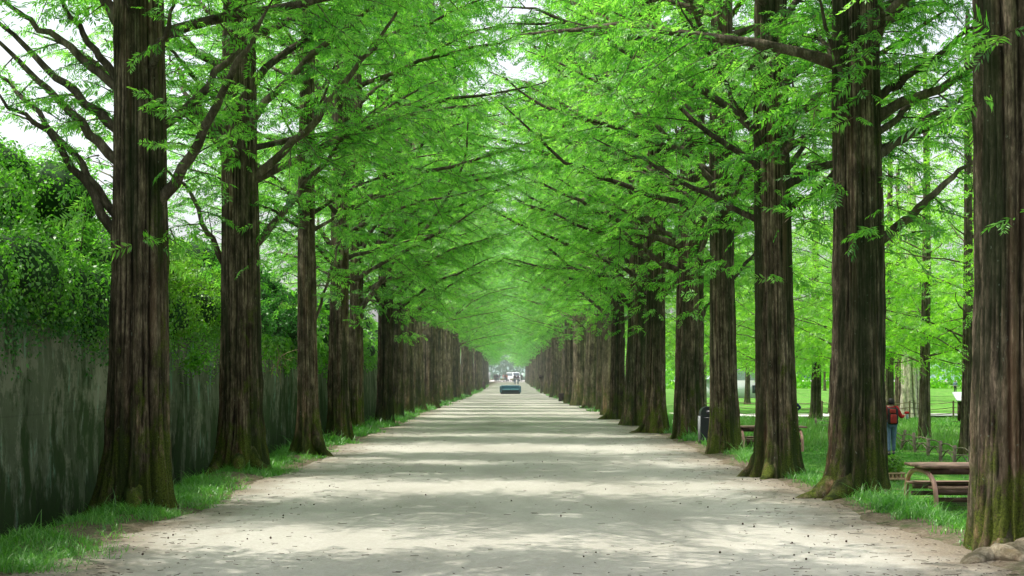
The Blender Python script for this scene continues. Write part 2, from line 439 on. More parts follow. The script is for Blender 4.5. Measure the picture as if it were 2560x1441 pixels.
def leafy_limb(geo, twigs, pts, lod, rng, leafy=1.0, start=0.16, sec=0.15, step=0.070, smax=0.275, l2=1.7):
    """side shoots and sprays along one limb"""
    pts = np.asarray(pts, float)
    seg = np.linalg.norm(np.diff(pts, axis=0), axis=1); L = seg.sum()
    cum = np.concatenate([[0], np.cumsum(seg)])
    s = start * L + rng.uniform(0, sec); side = 1
    Os, Ds, Ss = [], [], []
    while s < L:
        k = min(len(seg) - 1, np.searchsorted(cum, s) - 1); k = max(k, 0)
        p = pts[k] + (pts[k + 1] - pts[k]) * (s - cum[k]) / seg[k]
        t = (pts[k + 1] - pts[k]) / seg[k]
        if rng.random() < leafy:
            h = np.array((t[1], -t[0], 0.0)); h /= np.linalg.norm(h) + 1e-6
            a = rng.uniform(0.6, 1.15)
            d = t * math.cos(a) * np.array((1, 1, 0.45)) + side * h * math.sin(a) + np.array((0, 0, rng.normal(-0.04, 0.36)))
            d /= np.linalg.norm(d)
            ln = min(l2, 0.3 + 0.42 * (L - s)) * rng.uniform(0.55, 1.1)
            m = max(2, int(ln / step))
            q = np.linspace(0.12, 1.0, m)[:, None]
            bend = np.array((0, 0, -0.16 * ln))
            pp = p + d * ln * q + bend * q * q
            hh = np.cross(d, (0, 0, 1.0)); hh /= np.linalg.norm(hh) + 1e-6
            sg = np.where(np.arange(m) % 2 == 0, 1.0, -1.0)[:, None]
            dd = d * 0.62 + hh * sg * 0.78 + rng.normal(0, 0.12, (m, 3))
            dd[-1] = d + bend * 1.2 / ln
            Os.append(pp); Ds.append(dd)
            Ss.append(smax * rng.uniform(0.6, 1.15, m) * (1 - 0.25 * q[:, 0]))
            if twigs is not None and ln > 0.35:
                qq = np.linspace(0, 1, 4)[:, None]
                twigs.tube(p + d * ln * qq + bend * qq * qq, np.linspace(0.010 + 0.004 * ln, 0.003, 4), 3)
        side = -side; s += sec * rng.uniform(0.6, 1.4)
    e = norm(pts[-1] - pts[-2])
    Os.append(pts[-1:]); Ds.append(e[None]); Ss.append(np.array([smax]))
    put_sprays(geo, np.concatenate(Os), np.concatenate(Ds), np.concatenate(Ss), lod, rng)


def auto_limb(base, az, elev, L, rng, n=9, flat=0.68):
    """rises steeply, then arches out level"""
    p = np.array(base, float); out = [p.copy()]
    a = az; ds = L / (n - 1)
    for k in range(n - 1):
        e = elev * (1 - flat * (k / (n - 1))) + rng.normal(0, 0.10)
        a += rng.normal(0, 0.17)
        p = p + ds * np.array((math.cos(a) * math.cos(e), math.sin(a) * math.cos(e), math.sin(e)))
        out.append(p.copy())
    return np.array(out)


def trunk_geo(r, H, seed, nth=96, nz=90, flare=0.5, groove=None, lobes=None, lean=(0, 0)):
    rng = np.random.default_rng(seed); r = r * 0.86
    z = -0.35 + (H + 0.35) * np.linspace(0, 1, nz) ** 1.7
    th = np.linspace(0, 2 * np.pi, nth, endpoint=False)
    Z, T = np.meshgrid(z, th, indexing='ij'); zc = np.maximum(Z, 0)
    k = rng.integers(5, 8)
    if lobes is None: lobes = [(a + rng.normal(0, 0.2), rng.uniform(0.35, 1.0)) for a in np.linspace(0, 2 * np.pi, k, endpoint=False)]
    lob = sum(w * np.exp(9 * (np.cos(T - a - 0.05 * np.sin(zc * 2 + w)) - 1)) for a, w in lobes)
    Rr = r * (1.03 - 0.82 * np.maximum(zc - 2.0, -2) / H * (0.6 + 0.4 * zc / H))
    Rr = Rr + r * flare * (0.18 + 1.0 * lob) * np.exp(-zc / 0.33) + r * 0.26 * (0.1 + 0.8 * lob) * np.exp(-zc / 1.1) + r * 0.08 * lob * np.exp(-zc / 4)
    nv = int(rng.integers(6, 10)); va = np.linspace(0, 2 * np.pi, nv, endpoint=False) + rng.normal(0, 0.35, nv)
    for v0 in va:
        ang = v0 + 0.10 * np.sin(zc * rng.uniform(0.25, 0.7) + rng.uniform(0, 6)) + rng.normal(0, 0.03) * zc
        dd = (T - ang + np.pi) % (2 * np.pi) - np.pi
        wv = rng.uniform(0.05, 0.30) * (1 + 0.3 * np.sin(zc * 1.3 + v0)); dp = rng.uniform(0.10, 0.36)
        Rr = Rr - r * dp * np.exp(-np.abs(dd / wv) ** 1.4) * (0.32 + 0.68 * np.exp(-zc / rng.uniform(2.0, 6.0)))
    Rr = Rr + r * 0.03 * np.sin(9 * T + 1.5 * np.sin(zc * 0.8)) + r * 0.075
    # fibrous bark ridges: columns of noise that drift slowly upward
    m = max(3, nz // 5)
    base = rng.normal(0, 1, (m, nth))
    base = base + 0.6 * np.roll(base, 1, 1) + 0.3 * np.roll(base, -1, 1)
    zi = np.linspace(0, m - 1.001, nz); i0 = zi.astype(int); fr = (zi - i0)[:, None]
    ridge = base[i0] * (1 - fr) + base[i0 + 1] * fr
    Rr = Rr + 0.0105 * ridge * min(1, r / 0.25) * np.exp(-zc / 14) + rng.normal(0, 0.0022, Rr.shape)
    if groove is not None:
        dth = (T - groove[0] + np.pi) % (2 * np.pi) - np.pi
        Rr = Rr - r * groove[1] * np.exp(-(dth / groove[2]) ** 2) * np.exp(-zc / 9)
    lean = lean if lean != (0, 0) else (rng.normal(0, 0.006), rng.normal(0, 0.006))
    cx = lean[0] * zc + 0.03 * np.sin(zc * 0.45 + seed); cy = lean[1] * zc + 0.03 * np.cos(zc * 0.4 + seed)
    V = np.stack([cx + Rr * np.cos(T), cy + Rr * np.sin(T), Z], -1)
    g = Geo()
    i = np.arange(nz - 1)[:, None] * nth; j = np.arange(nth)[None, :]; jj = (j + 1) % nth
    g.add(V, np.stack(np.broadcast_arrays(i + j, i + jj, i + nth + jj, i + nth + j), -1))
    return g


def limb_radius(n, r0):
    return r0 * (1 - np.linspace(0, 1, n)) ** 0.75 + 0.008


def add_limb_tube(g, pts, r0, sides=8):
    rr = limb_radius(len(pts), r0); rr[0] *= 1.35
    g.tube(pts, rr, sides)


def smooth_poly(pts, n=14):
    pts = np.asarray(pts, float)
    d = np.concatenate([[0], np.cumsum(np.linalg.norm(np.diff(pts, axis=0), axis=1))])
    q = np.linspace(0, d[-1], n * 3)
    o = np.stack([np.interp(q, d, pts[:, k]) for k in range(3)], -1)
    for _ in range(5):
        o[1:-1] = 0.25 * o[:-2] + 0.5 * o[1:-1] + 0.25 * o[2:]
    return o[np.linspace(0, len(o) - 1, n).astype(int)]


def big_tree(label, X, Y, r, H, seed, custom=(), zauto=4.2, nlimb=46, lod=0, sep=True, flare=0.5, groove=None, lobes=None,
             azf=None, Lmax=5.6, leafy=1.0, shoots=14, group=None, nth=128, nz=120, z0=0.0, skip=None):
    rng = np.random.default_rng(seed)
    root = empty('metasequoia_tree', (X, Y, z0), 0, label, 'tree', group)
    o0 = np.array((X, Y, z0))
    crown = Geo(); merged = trunk_geo(r, H, seed, nth, nz, flare, groove, lobes)
    for it in custom:
        pts, r0, lf = it[0], it[1], it[2]
        dY = it[3] if len(it) > 3 else 0.0
        n = len(pts)
        w = np.array([P(px, py, Y + dY * k / (n - 1)) for k, (px, py) in enumerate(pts)]) - o0
        inner = w[0] * np.array((0.25, 0.25, 1)) - np.array((0, 0, 0.12))
        w = smooth_poly(np.concatenate([[inner], w]), 16)
        w[3:-1] += rng.normal(0, 0.02, (12, 3))
        lg = Geo(); add_limb_tube(lg, w, r0 * 0.84, 9)
        if lf > 0: leafy_limb(crown, lg, w, lod, rng, lf, 0.22, l2=1.3)
        obj('branch', lg.mesh('branch', LIMB, True), LIMB, root)
    for k in range(nlimb):
        f = (k + rng.uniform(0, 0.8)) / nlimb
        z = zauto + (H - 0.8 - zauto) * f ** 1.3
        az = k * 2.39996 + rng.normal(0, 0.25)
        if azf is not None and z < 8: az = azf(az, rng)
        q = (1 - (z - zauto) / (H - zauto))
        L = (Lmax * q ** 0.5 + 0.4) * (0.52 + 0.48 * abs(math.cos(az))) * (0.76 + 0.24 * min(1.0, (z - zauto) / 5.0)) * rng.uniform(0.8, 1.1)
        el = rng.uniform(0.25, 0.98)
        rt = r * (1.03 - 0.82 * max(0, z - 2) / H) * 0.5
        b = np.array((math.cos(az) * rt, math.sin(az) * rt, z))
        pts = auto_limb(b, az, el, L, rng)
        if skip is not None and skip(pts + o0): continue
        seen = z < 8.5
        tw = Geo() if (seen and sep) else merged
        add_limb_tube(tw, pts, (0.020 + 0.0085 * L) * min(1.2, r / 0.3), 7 if seen else 5)
        if seen: leafy_limb(crown, tw, pts, lod, rng, leafy)
        else: leafy_limb(crown, tw, pts, min(2, lod + 1), rng, leafy, sec=0.20, step=0.115, smax=0.40)
        if tw is not merged: obj('branch', tw.mesh('branch', LIMB, True), LIMB, root)
    # short leafy shoots straight off the trunk
    for k in range(shoots):
        z = rng.uniform(2.9, 6.5); az = rng.uniform(0, 2 * np.pi)
        b = np.array((math.cos(az) * r * 0.9, math.sin(az) * r * 0.9, z))
        pts = auto_limb(b, az, rng.uniform(-0.1, 0.5), rng.uniform(0.25, 0.7), rng, 4)
        leafy_limb(crown, merged, pts, lod, rng, 1.0, 0.1, 0.16, 0.12, 0.36, 0.4)
    obj('trunk', merged.mesh('trunk', BARK, True), BARK, root)
    obj('crown', crown.mesh('crown', LEAF), LEAF, root)
    return root


def root_part(tree, pts, r0, r1=0.02):
    """surface root, world points"""
    o0 = np.array(tree.location)
    w = smooth_poly(np.asarray(pts, float) - o0, 16)
    g = Geo(); g.tube(w, np.linspace(r0, r1, 16) * (1 + 0.12 * np.sin(np.arange(16) * 1.3)), 10)
    obj('root', g.mesh('root', ROOT, True), ROOT, tree)


# ------------------------------------------------------------------ the near avenue trees
def bias(az, rng):      # limbs of the crowded rows reach across the path and away from it
    c = math.cos(az)
    return az if abs(c) > 0.45 else (0.0 if rng.random() < 0.55 else math.pi) + rng.normal(0, 0.5)

def not_in_face(p):      # no limb comes within nine metres of the viewpoint
    return p[:, 1].min() < 9.0

ROW = 'trees of the avenue rows'
T1 = big_tree('massive dark trunk nearest in front of the wall, bare limbs sweeping up over the creeper', -4.53, 18.0, 0.335, 20, 101, [
    ([(285, 585), (200, 440), (130, 335), (60, 290), (-40, 215)], 0.070, 0.35, -0.5),
    ([(285, 540), (190, 390), (90, 275), (0, 190), (-60, 130)], 0.060, 0.35, 0.8),
    ([(285, 400), (180, 285), (90, 190), (0, 110), (-70, 50)], 0.072, 0.4, -0.3),
    ([(285, 320), (180, 225), (90, 150), (0, 60), (-60, 0)], 0.070, 0.4, 0.6),
    ([(285, 215), (180, 120), (90, 60), (10, 5), (-50, -50)], 0.066, 0.5, 0.0),
    ([(285, 200), (225, 110), (150, 0), (110, -60)], 0.060, 0.5, -0.6),
    ([(385, 520), (440, 450), (500, 335), (550, 240), (610, 130), (690, -15)], 0.088, 0.45, -0.9),
    ([(395, 325), (450, 280), (515, 220), (590, 130), (660, 50), (730, -40)], 0.070, 0.6, 0.7),
    ([(360, 210), (385, 150), (415, 80), (440, -20)], 0.060, 0.6, -0.8),
], zauto=5.6, nlimb=43, flare=0.5, lobes=[(3.35, 1.0), (-0.35, 0.7), (-1.5, 0.35), (-2.3, 0.45), (0.9, 0.6), (2.2, 0.6)], shoots=26, nth=190, nz=170, group=ROW)
T2 = big_tree('broad fluted trunk with twin ridges and roots spreading on the grass, second along the wall', -4.56, 25.0, 0.325, 20, 102, [
    ([(640, 440), (700, 390), (760, 330), (850, 215), (960, 85), (1030, -40)], 0.085, 0.6, -0.8),
    ([(640, 615), (690, 555), (740, 495), (800, 420), (880, 325), (960, 260)], 0.075, 0.75, 0.9),
    ([(570, 680), (515, 570), (485, 490), (440, 445), (380, 390)], 0.062, 0.6, -0.6),
    ([(580, 425), (545, 340), (490, 250), (440, 170), (400, 100)], 0.065, 0.7, 0.5),
    ([(580, 300), (500, 205), (430, 130), (370, 60)], 0.06, 0.8, -0.5),
    ([(580, 110), (520, 30), (470, -30)], 0.06, 0.8, 0.5),
], zauto=4.8, nlimb=45, flare=0.62, lobes=[(3.6, 0.9), (-1.2, 0.8), (-0.2, 0.75), (-1.9, 0.5), (1.2, 0.6), (2.4, 0.6)], shoots=20, nth=170, nz=150, group=ROW)
T3 = big_tree('slim straight grey trunk with flared foot, third along the wall', -4.07, 29.7, 0.19, 17, 103, [
    ([(790, 800), (820, 700), (850, 600), (870, 520)], 0.03, 0.8, 0.6),
], zauto=4.4, nlimb=43, flare=1.15, lobes=[(3.3, 0.9), (-0.3, 1.0), (-1.6, 0.6), (1.4, 0.6)], Lmax=3.6, group=ROW)
T4 = big_tree('reddish ridged trunk with knobbly split base, just behind the slim straight trunk', -4.30, 37.0, 0.25, 23, 104, [
    ([(858, 640), (900, 560), (960, 500), (1050, 450)], 0.06, 0.8, -1.0),
], zauto=3.8, flare=0.75, Lmax=6.5, group=ROW)
T5 = big_tree('dark trunk with forked limbs rising in a V over the path edge', -4.58, 43.8, 0.215, 23, 105, [
    ([(898, 775), (930, 735), (985, 660), (1060, 575), (1120, 495), (1165, 410), (1172, 300), (1170, 235)], 0.085, 0.6, -1.5),
    ([(895, 700), (935, 635), (990, 585), (1060, 500), (1110, 440), (1160, 330)], 0.075, 0.7, 1.0),
], zauto=3.9, flare=0.6, Lmax=6.5, group=ROW)
T6 = big_tree('slender mossy trunk standing alone beyond the forked one', -4.14, 48.4, 0.25, 23, 106, [], zauto=3.4, flare=0.5, Lmax=6.5, group=ROW, lod=1)
T7 = big_tree('thin grey trunk close behind the slender mossy one', -4.24, 54.5, 0.2, 23, 107, [], zauto=3.3, flare=0.5, Lmax=6.5, group=ROW, lod=1)
T0 = big_tree('avenue tree just out of view before the wall', -4.55, 11.6, 0.33, 20, 100, [], zauto=5.2, nlimb=39, lod=1, sep=False, group=ROW, skip=not_in_face, shoots=0, nth=64, nz=60)

R1 = big_tree('huge mossy double-ridged trunk cut off by the picture edge, with pale root at its foot', 4.50, 13.5, 0.36, 21, 201, [], zauto=4.7, nlimb=41, flare=0.35,
              groove=(-1.66, 0.22, 0.13), lobes=[(-2.6, 0.5), (-1.2, 0.6), (-0.3, 0.5), (1, .5), (2.3, .5)], shoots=18, nth=200, nz=170, skip=not_in_face, group=ROW)
R2 = big_tree('thick mossy trunk with a long root reaching onto the gravel, before the picnic table', 4.49, 19.6, 0.35, 21, 202, [
    ([(2150, 300), (2115, 220), (2085, 140), (2062, 50), (2045, -40)], 0.055, 0.5, -0.8),
    ([(2205, 600), (2265, 550), (2330, 490), (2400, 425), (2470, 380)], 0.085, 0.5, -0.3),
    ([(2205, 385), (2270, 335), (2340, 285), (2440, 220), (2520, 180)], 0.07, 0.8, 0.8),
    ([(2200, 245), (2270, 190), (2340, 145), (2440, 60), (2500, 10)], 0.07, 0.8, -0.6),
    ([(2200, 330), (2280, 260), (2360, 215), (2450, 160)], 0.055, 0.9, 1.2),
    ([(2200, 75), (2245, 30), (2300, -30)], 0.10, 0.8, 0.0),
], zauto=4.9, nlimb=43, flare=0.42, lobes=[(3.35, 1.0), (-2.2, 0.7), (-1.1, 0.5), (-0.3, 0.5), (1.2, 0.6)], shoots=30, nth=190, nz=170, group=ROW)
R3 = big_tree('tall trunk with bright green moss patch and red-brown foot, facing the path', 4.08, 23.4, 0.31, 20, 203, [
    ([(1925, 430), (1890, 350), (1850, 270), (1800, 185), (1755, 110), (1690, -10)], 0.055, 0.6, -1.0),
    ([(1915, 560), (1850, 530), (1800, 500), (1700, 452), (1603, 394), (1481, 345)], 0.055, 0.85, 0.5),
    ([(1975, 420), (2020, 350), (2055, 230), (2080, 130)], 0.045, 0.6, 0.8),
    ([(1975, 520), (2040, 480), (2120, 400), (2200, 350)], 0.06, 0.9, 1.0),
], zauto=4.5, nlimb=45, flare=0.5, lobes=[(3.5, 0.8), (-1.9, 0.7), (-1.1, 0.6), (-0.4, 0.7), (1.2, 0.6)], shoots=30, nth=170, nz=150, group=ROW)
R4 = big_tree('ridged trunk with dark litter bin beside its foot', 4.29, 30.5, 0.265, 23, 204, [
    ([(1800, 570), (1707, 510), (1575, 467), (1453, 428), (1386, 389), (1320, 317), (1242, 250)], 0.075, 0.9, -0.8),
    ([(1800, 440), (1710, 395), (1641, 355), (1508, 311), (1392, 286), (1330, 250), (1275, 205), (1220, 178)], 0.07, 0.9, 0.8),
    ([(1800, 330), (1700, 290), (1560, 240), (1441, 211), (1375, 155), (1314, 100)], 0.06, 0.9, -0.2),
    ([(1840, 690), (1880, 640), (1920, 600)], 0.05, 0.8, 1.0),
], zauto=4.5, nlimb=43, flare=0.42, shoots=24, Lmax=6.5, group=ROW)
R5 = big_tree('thickset green-stained trunk with a broad limb forking right, behind the litter bin', 4.41, 37.5, 0.355, 23, 205, [
    ([(1755, 790), (1790, 740), (1830, 690), (1880, 660)], 0.09, 0.6, 0.6),
    ([(1700, 600), (1620, 560), (1540, 520), (1450, 480), (1380, 440)], 0.065, 0.9, -0.6),
], zauto=3.9, flare=0.4, shoots=24, Lmax=6.5, group=ROW)
R6 = big_tree('pinkish brown trunk with long branch arching over the middle of the path', 3.92, 41.2, 0.27, 23, 206, [
    ([(1630, 725), (1575, 680), (1480, 640), (1386, 600), (1297, 561), (1180, 497)], 0.075, 0.9, -0.5),
    ([(1630, 640), (1540, 570), (1470, 530), (1380, 480)], 0.06, 0.9, 1.0),
], zauto=3.8, flare=0.55, Lmax=6.5, group=ROW)
R7 = big_tree('broad buttressed trunk with low arching branch, seventh of the row beside the lawn', 3.82, 47.2, 0.33, 23, 207, [
    ([(1590, 775), (1540, 735), (1436, 672), (1320, 583), (1270, 540)], 0.075, 0.9, -0.5),
], zauto=3.5, flare=0.6, Lmax=6.5, group=ROW, lod=1)
R8 = big_tree('paler striped trunk with spreading foot, eighth of the row beside the lawn', 3.72, 54.0, 0.27, 23, 208, [], zauto=3.4, flare=0.8, Lmax=6.5, group=ROW, lod=1)

# buttress roots that run out of the trunk foot and dive into the ground
def buttress(tree, px, py, Yd, r0, z0=0.55, r1=0.015, mat=None, sag=0.0):
    """from the trunk's surface down to where the root enters the ground"""
    o0 = np.array(tree.location); e = P(px, py, Yd); e[2] = -0.03
    d = e - o0; d[2] = 0; L = np.linalg.norm(d); d /= L
    s = np.array((-d[1], d[0], 0)); q = np.linspace(0, 1, 16)
    zz = z0 * (1 - q) ** 2.6 - 0.03 * q - 0.02
    pts = o0 + d * (0.10 + (L - 0.10) * q)[:, None] + s * (0.05 * np.sin(q * 5 + px) * q)[:, None] + np.array((0, 0, 1)) * zz[:, None]
    rr_ = (r0 * (1 - q) ** 0.8 + r1) * (1 + 0.10 * np.sin(q * 17 + px))
    g = Geo(); g.tube(pts - o0, rr_, 22)
    v = g.v[0]; v += RNG.normal(0, 0.004, v.shape).astype(np.float32)
    obj('root', g.mesh('root', mat or BARK, True), mat or BARK, tree)

def ground_root(tree, pts, r0, r1):
    """old bare root lying on the gravel, flattened and knobbly"""
    o0 = np.array(tree.location); w = smooth_poly(np.asarray(pts, float), 26); q = np.linspace(0, 1, 26)
    g = Geo(); g.tube(w - o0, (r0 + (r1 - r0) * q) * (1 + 0.16 * np.sin(q * 11 + 1) + 0.08 * np.sin(q * 29)), 24)
    v = g.v[0]; c = np.repeat(w - o0, 24, 0); v[:, 2] = c[:, 2] + (v[:, 2] - c[:, 2]) * 0.75
    v += RNG.normal(0, 0.0035, v.shape).astype(np.float32)
    obj('root', g.mesh('root', ROOT, True), ROOT, tree)

ground_root(R1, [(4.55, 13.1, 0.08), (4.28, 12.95, 0.07), (4.02, 12.85, 0.045), (3.80, 12.6, -0.01), (3.70, 12.4, -0.09)], 0.13, 0.06)
ground_root(R1, [(4.15, 12.9, 0.07), (4.35, 12.6, 0.035), (4.62, 12.35, 0.01), (4.9, 12.1, -0.04)], 0.10, 0.06)
buttress(R1, 2400, 1330, 13.6, 0.13, 0.5); buttress(R1, 2470, 1385, 13.0, 0.13, 0.45)
buttress(R2, 1968, 1255, 19.2, 0.17, 0.5, 0.02); buttress(R2, 2050, 1275, 18.8, 0.15, 0.45, 0.02); buttress(R2, 2235, 1250, 19.3, 0.14, 0.5)
buttress(R3, 1820, 1182, 23.4, 0.13, 0.6, 0.02); buttress(R3, 1905, 1205, 22.6, 0.13, 0.55); buttress(R3, 2012, 1196, 23.2, 0.13, 0.5)
buttress(R6, 1560, 1082, 41.4, 0.12, 0.5, 0.02); buttress(R8, 1480, 1050, 53.8, 0.12, 0.5, 0.02)
buttress(T1, 205, 1285, 17.8, 0.15, 0.55, 0.02); buttress(T1, 452, 1272, 18.0, 0.14, 0.5); buttress(T1, 330, 1290, 17.1, 0.12, 0.4)
buttress(T2, 500, 1196, 24.4, 0.14, 0.7, 0.02); buttress(T2, 690, 1195, 24.2, 0.15, 0.55, 0.02); buttress(T2, 600, 1200, 23.8, 0.13, 0.5)
buttress(T3, 845, 1152, 29.2, 0.13, 0.7, 0.015); buttress(T3, 700, 1140, 29.7, 0.12, 0.6)
buttress(T4, 800, 1100, 37, 0.13, 0.7); buttress(T6, 935, 1066, 48.0, 0.12, 0.6, 0.02)

# ------------------------------------------------------------------ rest of the avenue: few meshes, copied
def tree_proto(name, r, H, seed, lod, bark, leaf, nlimb, zauto, Lmax, sec, step, smax, elev=(0.5, 0.9), acc=0.62, low=1.0):
    rng = np.random.default_rng(seed)
    tg = trunk_geo(r, H, seed, 56, 56, 0.55)
    crown = Geo()
    for k in range(nlimb):
        f = (k + rng.uniform(0, 0.8)) / nlimb
        z = zauto + (H - 0.6 - zauto) * f ** 1.3
        az = k * 2.39996 + rng.normal(0, 0.25)
        q = 1 - (z - zauto) / (H - zauto)
        L = (Lmax * q ** 0.6 + 0.3) * (1 - acc + acc * abs(math.cos(az))) * (low + (1 - low) * min(1.0, (z - zauto) / 5.0)) * rng.uniform(0.65, 1.15)
        rt = r * 0.5 * (1 - 0.8 * z / H)
        pts = auto_limb((math.cos(az) * rt, math.sin(az) * rt, z), az, rng.uniform(*elev), L, rng, 7)
        add_limb_tube(tg, pts, (0.010 + 0.0048 * L) * min(1.2, r / 0.28), 5)
        hi = z > 10
        leafy_limb(crown, None, pts, min(2, lod + (1 if hi else 0)), rng, 0.42 if hi else 0.9, 0.15, sec * (1.2 if hi else 1), step * (1.3 if hi else 1), smax * (1.2 if hi else 1), 1.6)
    return tg.mesh('trunk', bark, True), crown.mesh('crown', leaf)


def place_tree(name, meshes, loc, rz, s, label, group, cat='tree'):
    root = empty(name, loc, rz, label, cat, group)
    root.scale = s
    obj('trunk', meshes[0], None, root); obj('crown', meshes[1], None, root)
    return root

MID = [tree_proto('mid', 0.29, 23, 300 + k, 1, BARK_FAR_BRIGHTENED, LEAF, 62, 3.6, 6.4, 0.16, 0.080, 0.28, (0.25, 1.05), low=0.6) for k in range(4)]
FAR = [tree_proto('far', 0.30, 22, 320 + k, 2, BARK_FAR_BRIGHTENED, LEAF_FAR_HAZED, 56, 3.6, 6.4, 0.22, 0.125, 0.42, (0.2, 1.05), low=0.72) for k in range(3)]
rr = random.Random(4)
for side, y0 in ((-1, 60.3), (1, 60.0)):
    y = y0; k = 0
    while y < 344:
        near = y < 125
        m = (MID if near else FAR)[(k * 3 + (1 if side > 0 else 0) + rr.randrange(2)) % (4 if near else 3)]
        s = rr.uniform(0.88, 1.15) * (1.12 if y < 115 else 1.0)
        where = ('beside the lawn' if side > 0 else 'along the wall')
        label = ('brown trunk merging with its neighbours in the row ' + where if near else 'distant trunk in the dense tail of the row ' + where)
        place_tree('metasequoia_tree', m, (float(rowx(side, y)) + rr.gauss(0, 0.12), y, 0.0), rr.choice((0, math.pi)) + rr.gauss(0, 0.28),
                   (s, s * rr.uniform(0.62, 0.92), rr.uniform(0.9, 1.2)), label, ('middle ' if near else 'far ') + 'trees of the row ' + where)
        y += rr.uniform(5.3, 6.3); k += 1

# ------------------------------------------------------------------ park trees on the lawn
PARK = [tree_proto('park', 0.17, 13, 340 + k, 1, BARK_PARK, LEAF_PARK, 34, 2.6, 3.9, 0.20, 0.12, 0.36, (0.15, 0.55), 0.0) for k in range(3)]
PALE_TRUNK = trunk_geo(0.5, 14, 377, 64, 56, 0.3).mesh('trunk', BARK_PALE, True)
def park(px, Y, r, label, rz, h=1.0, mesh=None, group='young trees on the park lawn'):
    X = (px - CX) / FPX * Y
    s = r / 0.17
    me = mesh or PARK[int(px) % 3]
    root = empty('park_tree', (X, Y, float(gh(X, Y))), rz, label, 'tree', group)
    t = obj('trunk', me[0], None, root); t.scale = (s, s, h) if mesh is None else (1, 1, 1)
    c = obj('crown', me[1], None, root); c.scale = (1, 1, h)
    return root
park(2040, 76, 0.25, 'dark straight park trunk seen between the moss-patched trunk and the thick mossy one', 0.4, 1.1)
park(2313, 48.7, 0.17, 'lichen-spotted young trunk just behind the twig fence', 1.9, 1.0)
park(2417, 43.8, 0.16, 'dark leaning young trunk beside the edge of the huge double-ridged trunk', 3.3, 1.0)
park(2224, 80, 0.2, 'grey park trunk directly above the head of the red hiker', 5.2, 1.1)
park(2247, 86, 0.23, 'green-brown trunk left of the broad pale trunk', 0.9, 1.1)
park(2277, 82.5, 0.55, 'very broad pale sunlit trunk behind the rope fence', 2.2, 1.1, (PALE_TRUNK, PARK[1][1]), group=None)
park(1868, 118, 0.2, 'thin park trunk in front of the white building', 2.7)
rr = random.Random(44)
for k, (a_, b_) in enumerate([(2085, 2200), (1900, 1985), (1775, 1845), (1690, 1760), (2445, 2560), (2095, 2200), (1905, 1980), (2450, 2560), (1600, 1670), (2090, 2200), (1780, 1840), (1900, 1980), (2440, 2550), (2570, 2700), (2600, 2760), (1690, 1760)]):
    park(rr.uniform(a_, b_), (52, 58, 63, 70, 50, 75, 74, 62, 72, 96, 90, 100, 92, 60, 75, 98)[k], rr.uniform(0.13, 0.19), 'bright lime young tree mostly hidden behind the lawn-side avenue trunks', rr.uniform(0, 6.28), rr.uniform(0.9, 1.2), group='lime young trees behind the lawn-side row')
rr = random.Random(21)
n = 0
while n < 62:
    Y = rr.uniform(60, 230); X = rr.uniform(8.5, 0.40 * Y)
    if abs(Y - 84) < 5: continue
    px = X / Y * FPX + CX
    if Y < 125 and any(abs(px - q) < 26 for q in (2020, 2277, 2330, 2370)): continue
    park(px, Y, rr.uniform(0.12, 0.22), 'thin young tree standing far out on the sunny lawn', rr.uniform(0, 6.28), rr.uniform(0.85, 1.2), group='far young trees on the lawn')
    n += 1

# far woods behind the lawn and at the end of the avenue
def foliage_points(ells, n, rng, shell=0.35):
    a = np.array([e[3] * e[4] + e[4] * e[5] + e[3] * e[5] for e in ells]); pick = rng.choice(len(ells), n, p=a / a.sum())
    E = np.array(ells)[pick]
    d = norm(rng.normal(0, 1, (n, 3)))
    wv = 0.06 * np.sin(d[:, 0] * 7 + E[:, 1] * 3) + 0.06 * np.sin(d[:, 1] * 9 + E[:, 2] * 5) + 0.05 * np.sin(d[:, 2] * 11 + E[:, 0])
    rad = 1.0 + wv - np.abs(rng.normal(0, shell * 0.35, n)) + (rng.random(n) < 0.06) * rng.uniform(0, 0.22, n)
    return E[:, :3] + d * rad[:, None] * E[:, 3:6], d


def put_leaves(geo, O, Nrm, size, rng, up=0.35, aspect=0.6):
    n = len(O)
    N = norm(Nrm * 0.7 + rng.normal(0, 0.55, (n, 3)) + np.array((0, 0, up)))
    A = norm(np.cross(N, rng.normal(0, 1, (n, 3)))); A = norm(A + np.array((0, 0, -0.5))); B = norm(np.cross(N, A))
    l = size * rng.uniform(0.6, 1.3, n)[:, None]; w = l * aspect
    V = np.stack([O, O + A * l * 0.4 + B * w / 2, O + A * l - N * l * 0.12, O + A * l * 0.4 - B * w / 2], 1)
    t = np.clip(np.repeat(rng.normal(0.5, 0.22, n), 4), 0, 1)
    geo.add(V, np.arange(4 * n).reshape(-1, 4), t)


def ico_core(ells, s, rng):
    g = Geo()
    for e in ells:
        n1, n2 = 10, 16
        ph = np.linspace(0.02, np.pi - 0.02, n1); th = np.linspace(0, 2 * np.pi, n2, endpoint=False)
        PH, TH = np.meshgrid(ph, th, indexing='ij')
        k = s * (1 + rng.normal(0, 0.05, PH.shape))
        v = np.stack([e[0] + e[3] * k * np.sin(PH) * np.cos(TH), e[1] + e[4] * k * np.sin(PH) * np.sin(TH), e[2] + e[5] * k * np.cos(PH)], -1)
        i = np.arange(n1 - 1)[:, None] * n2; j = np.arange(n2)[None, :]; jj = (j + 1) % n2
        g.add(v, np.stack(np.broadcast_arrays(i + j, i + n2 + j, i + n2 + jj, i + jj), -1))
    return g


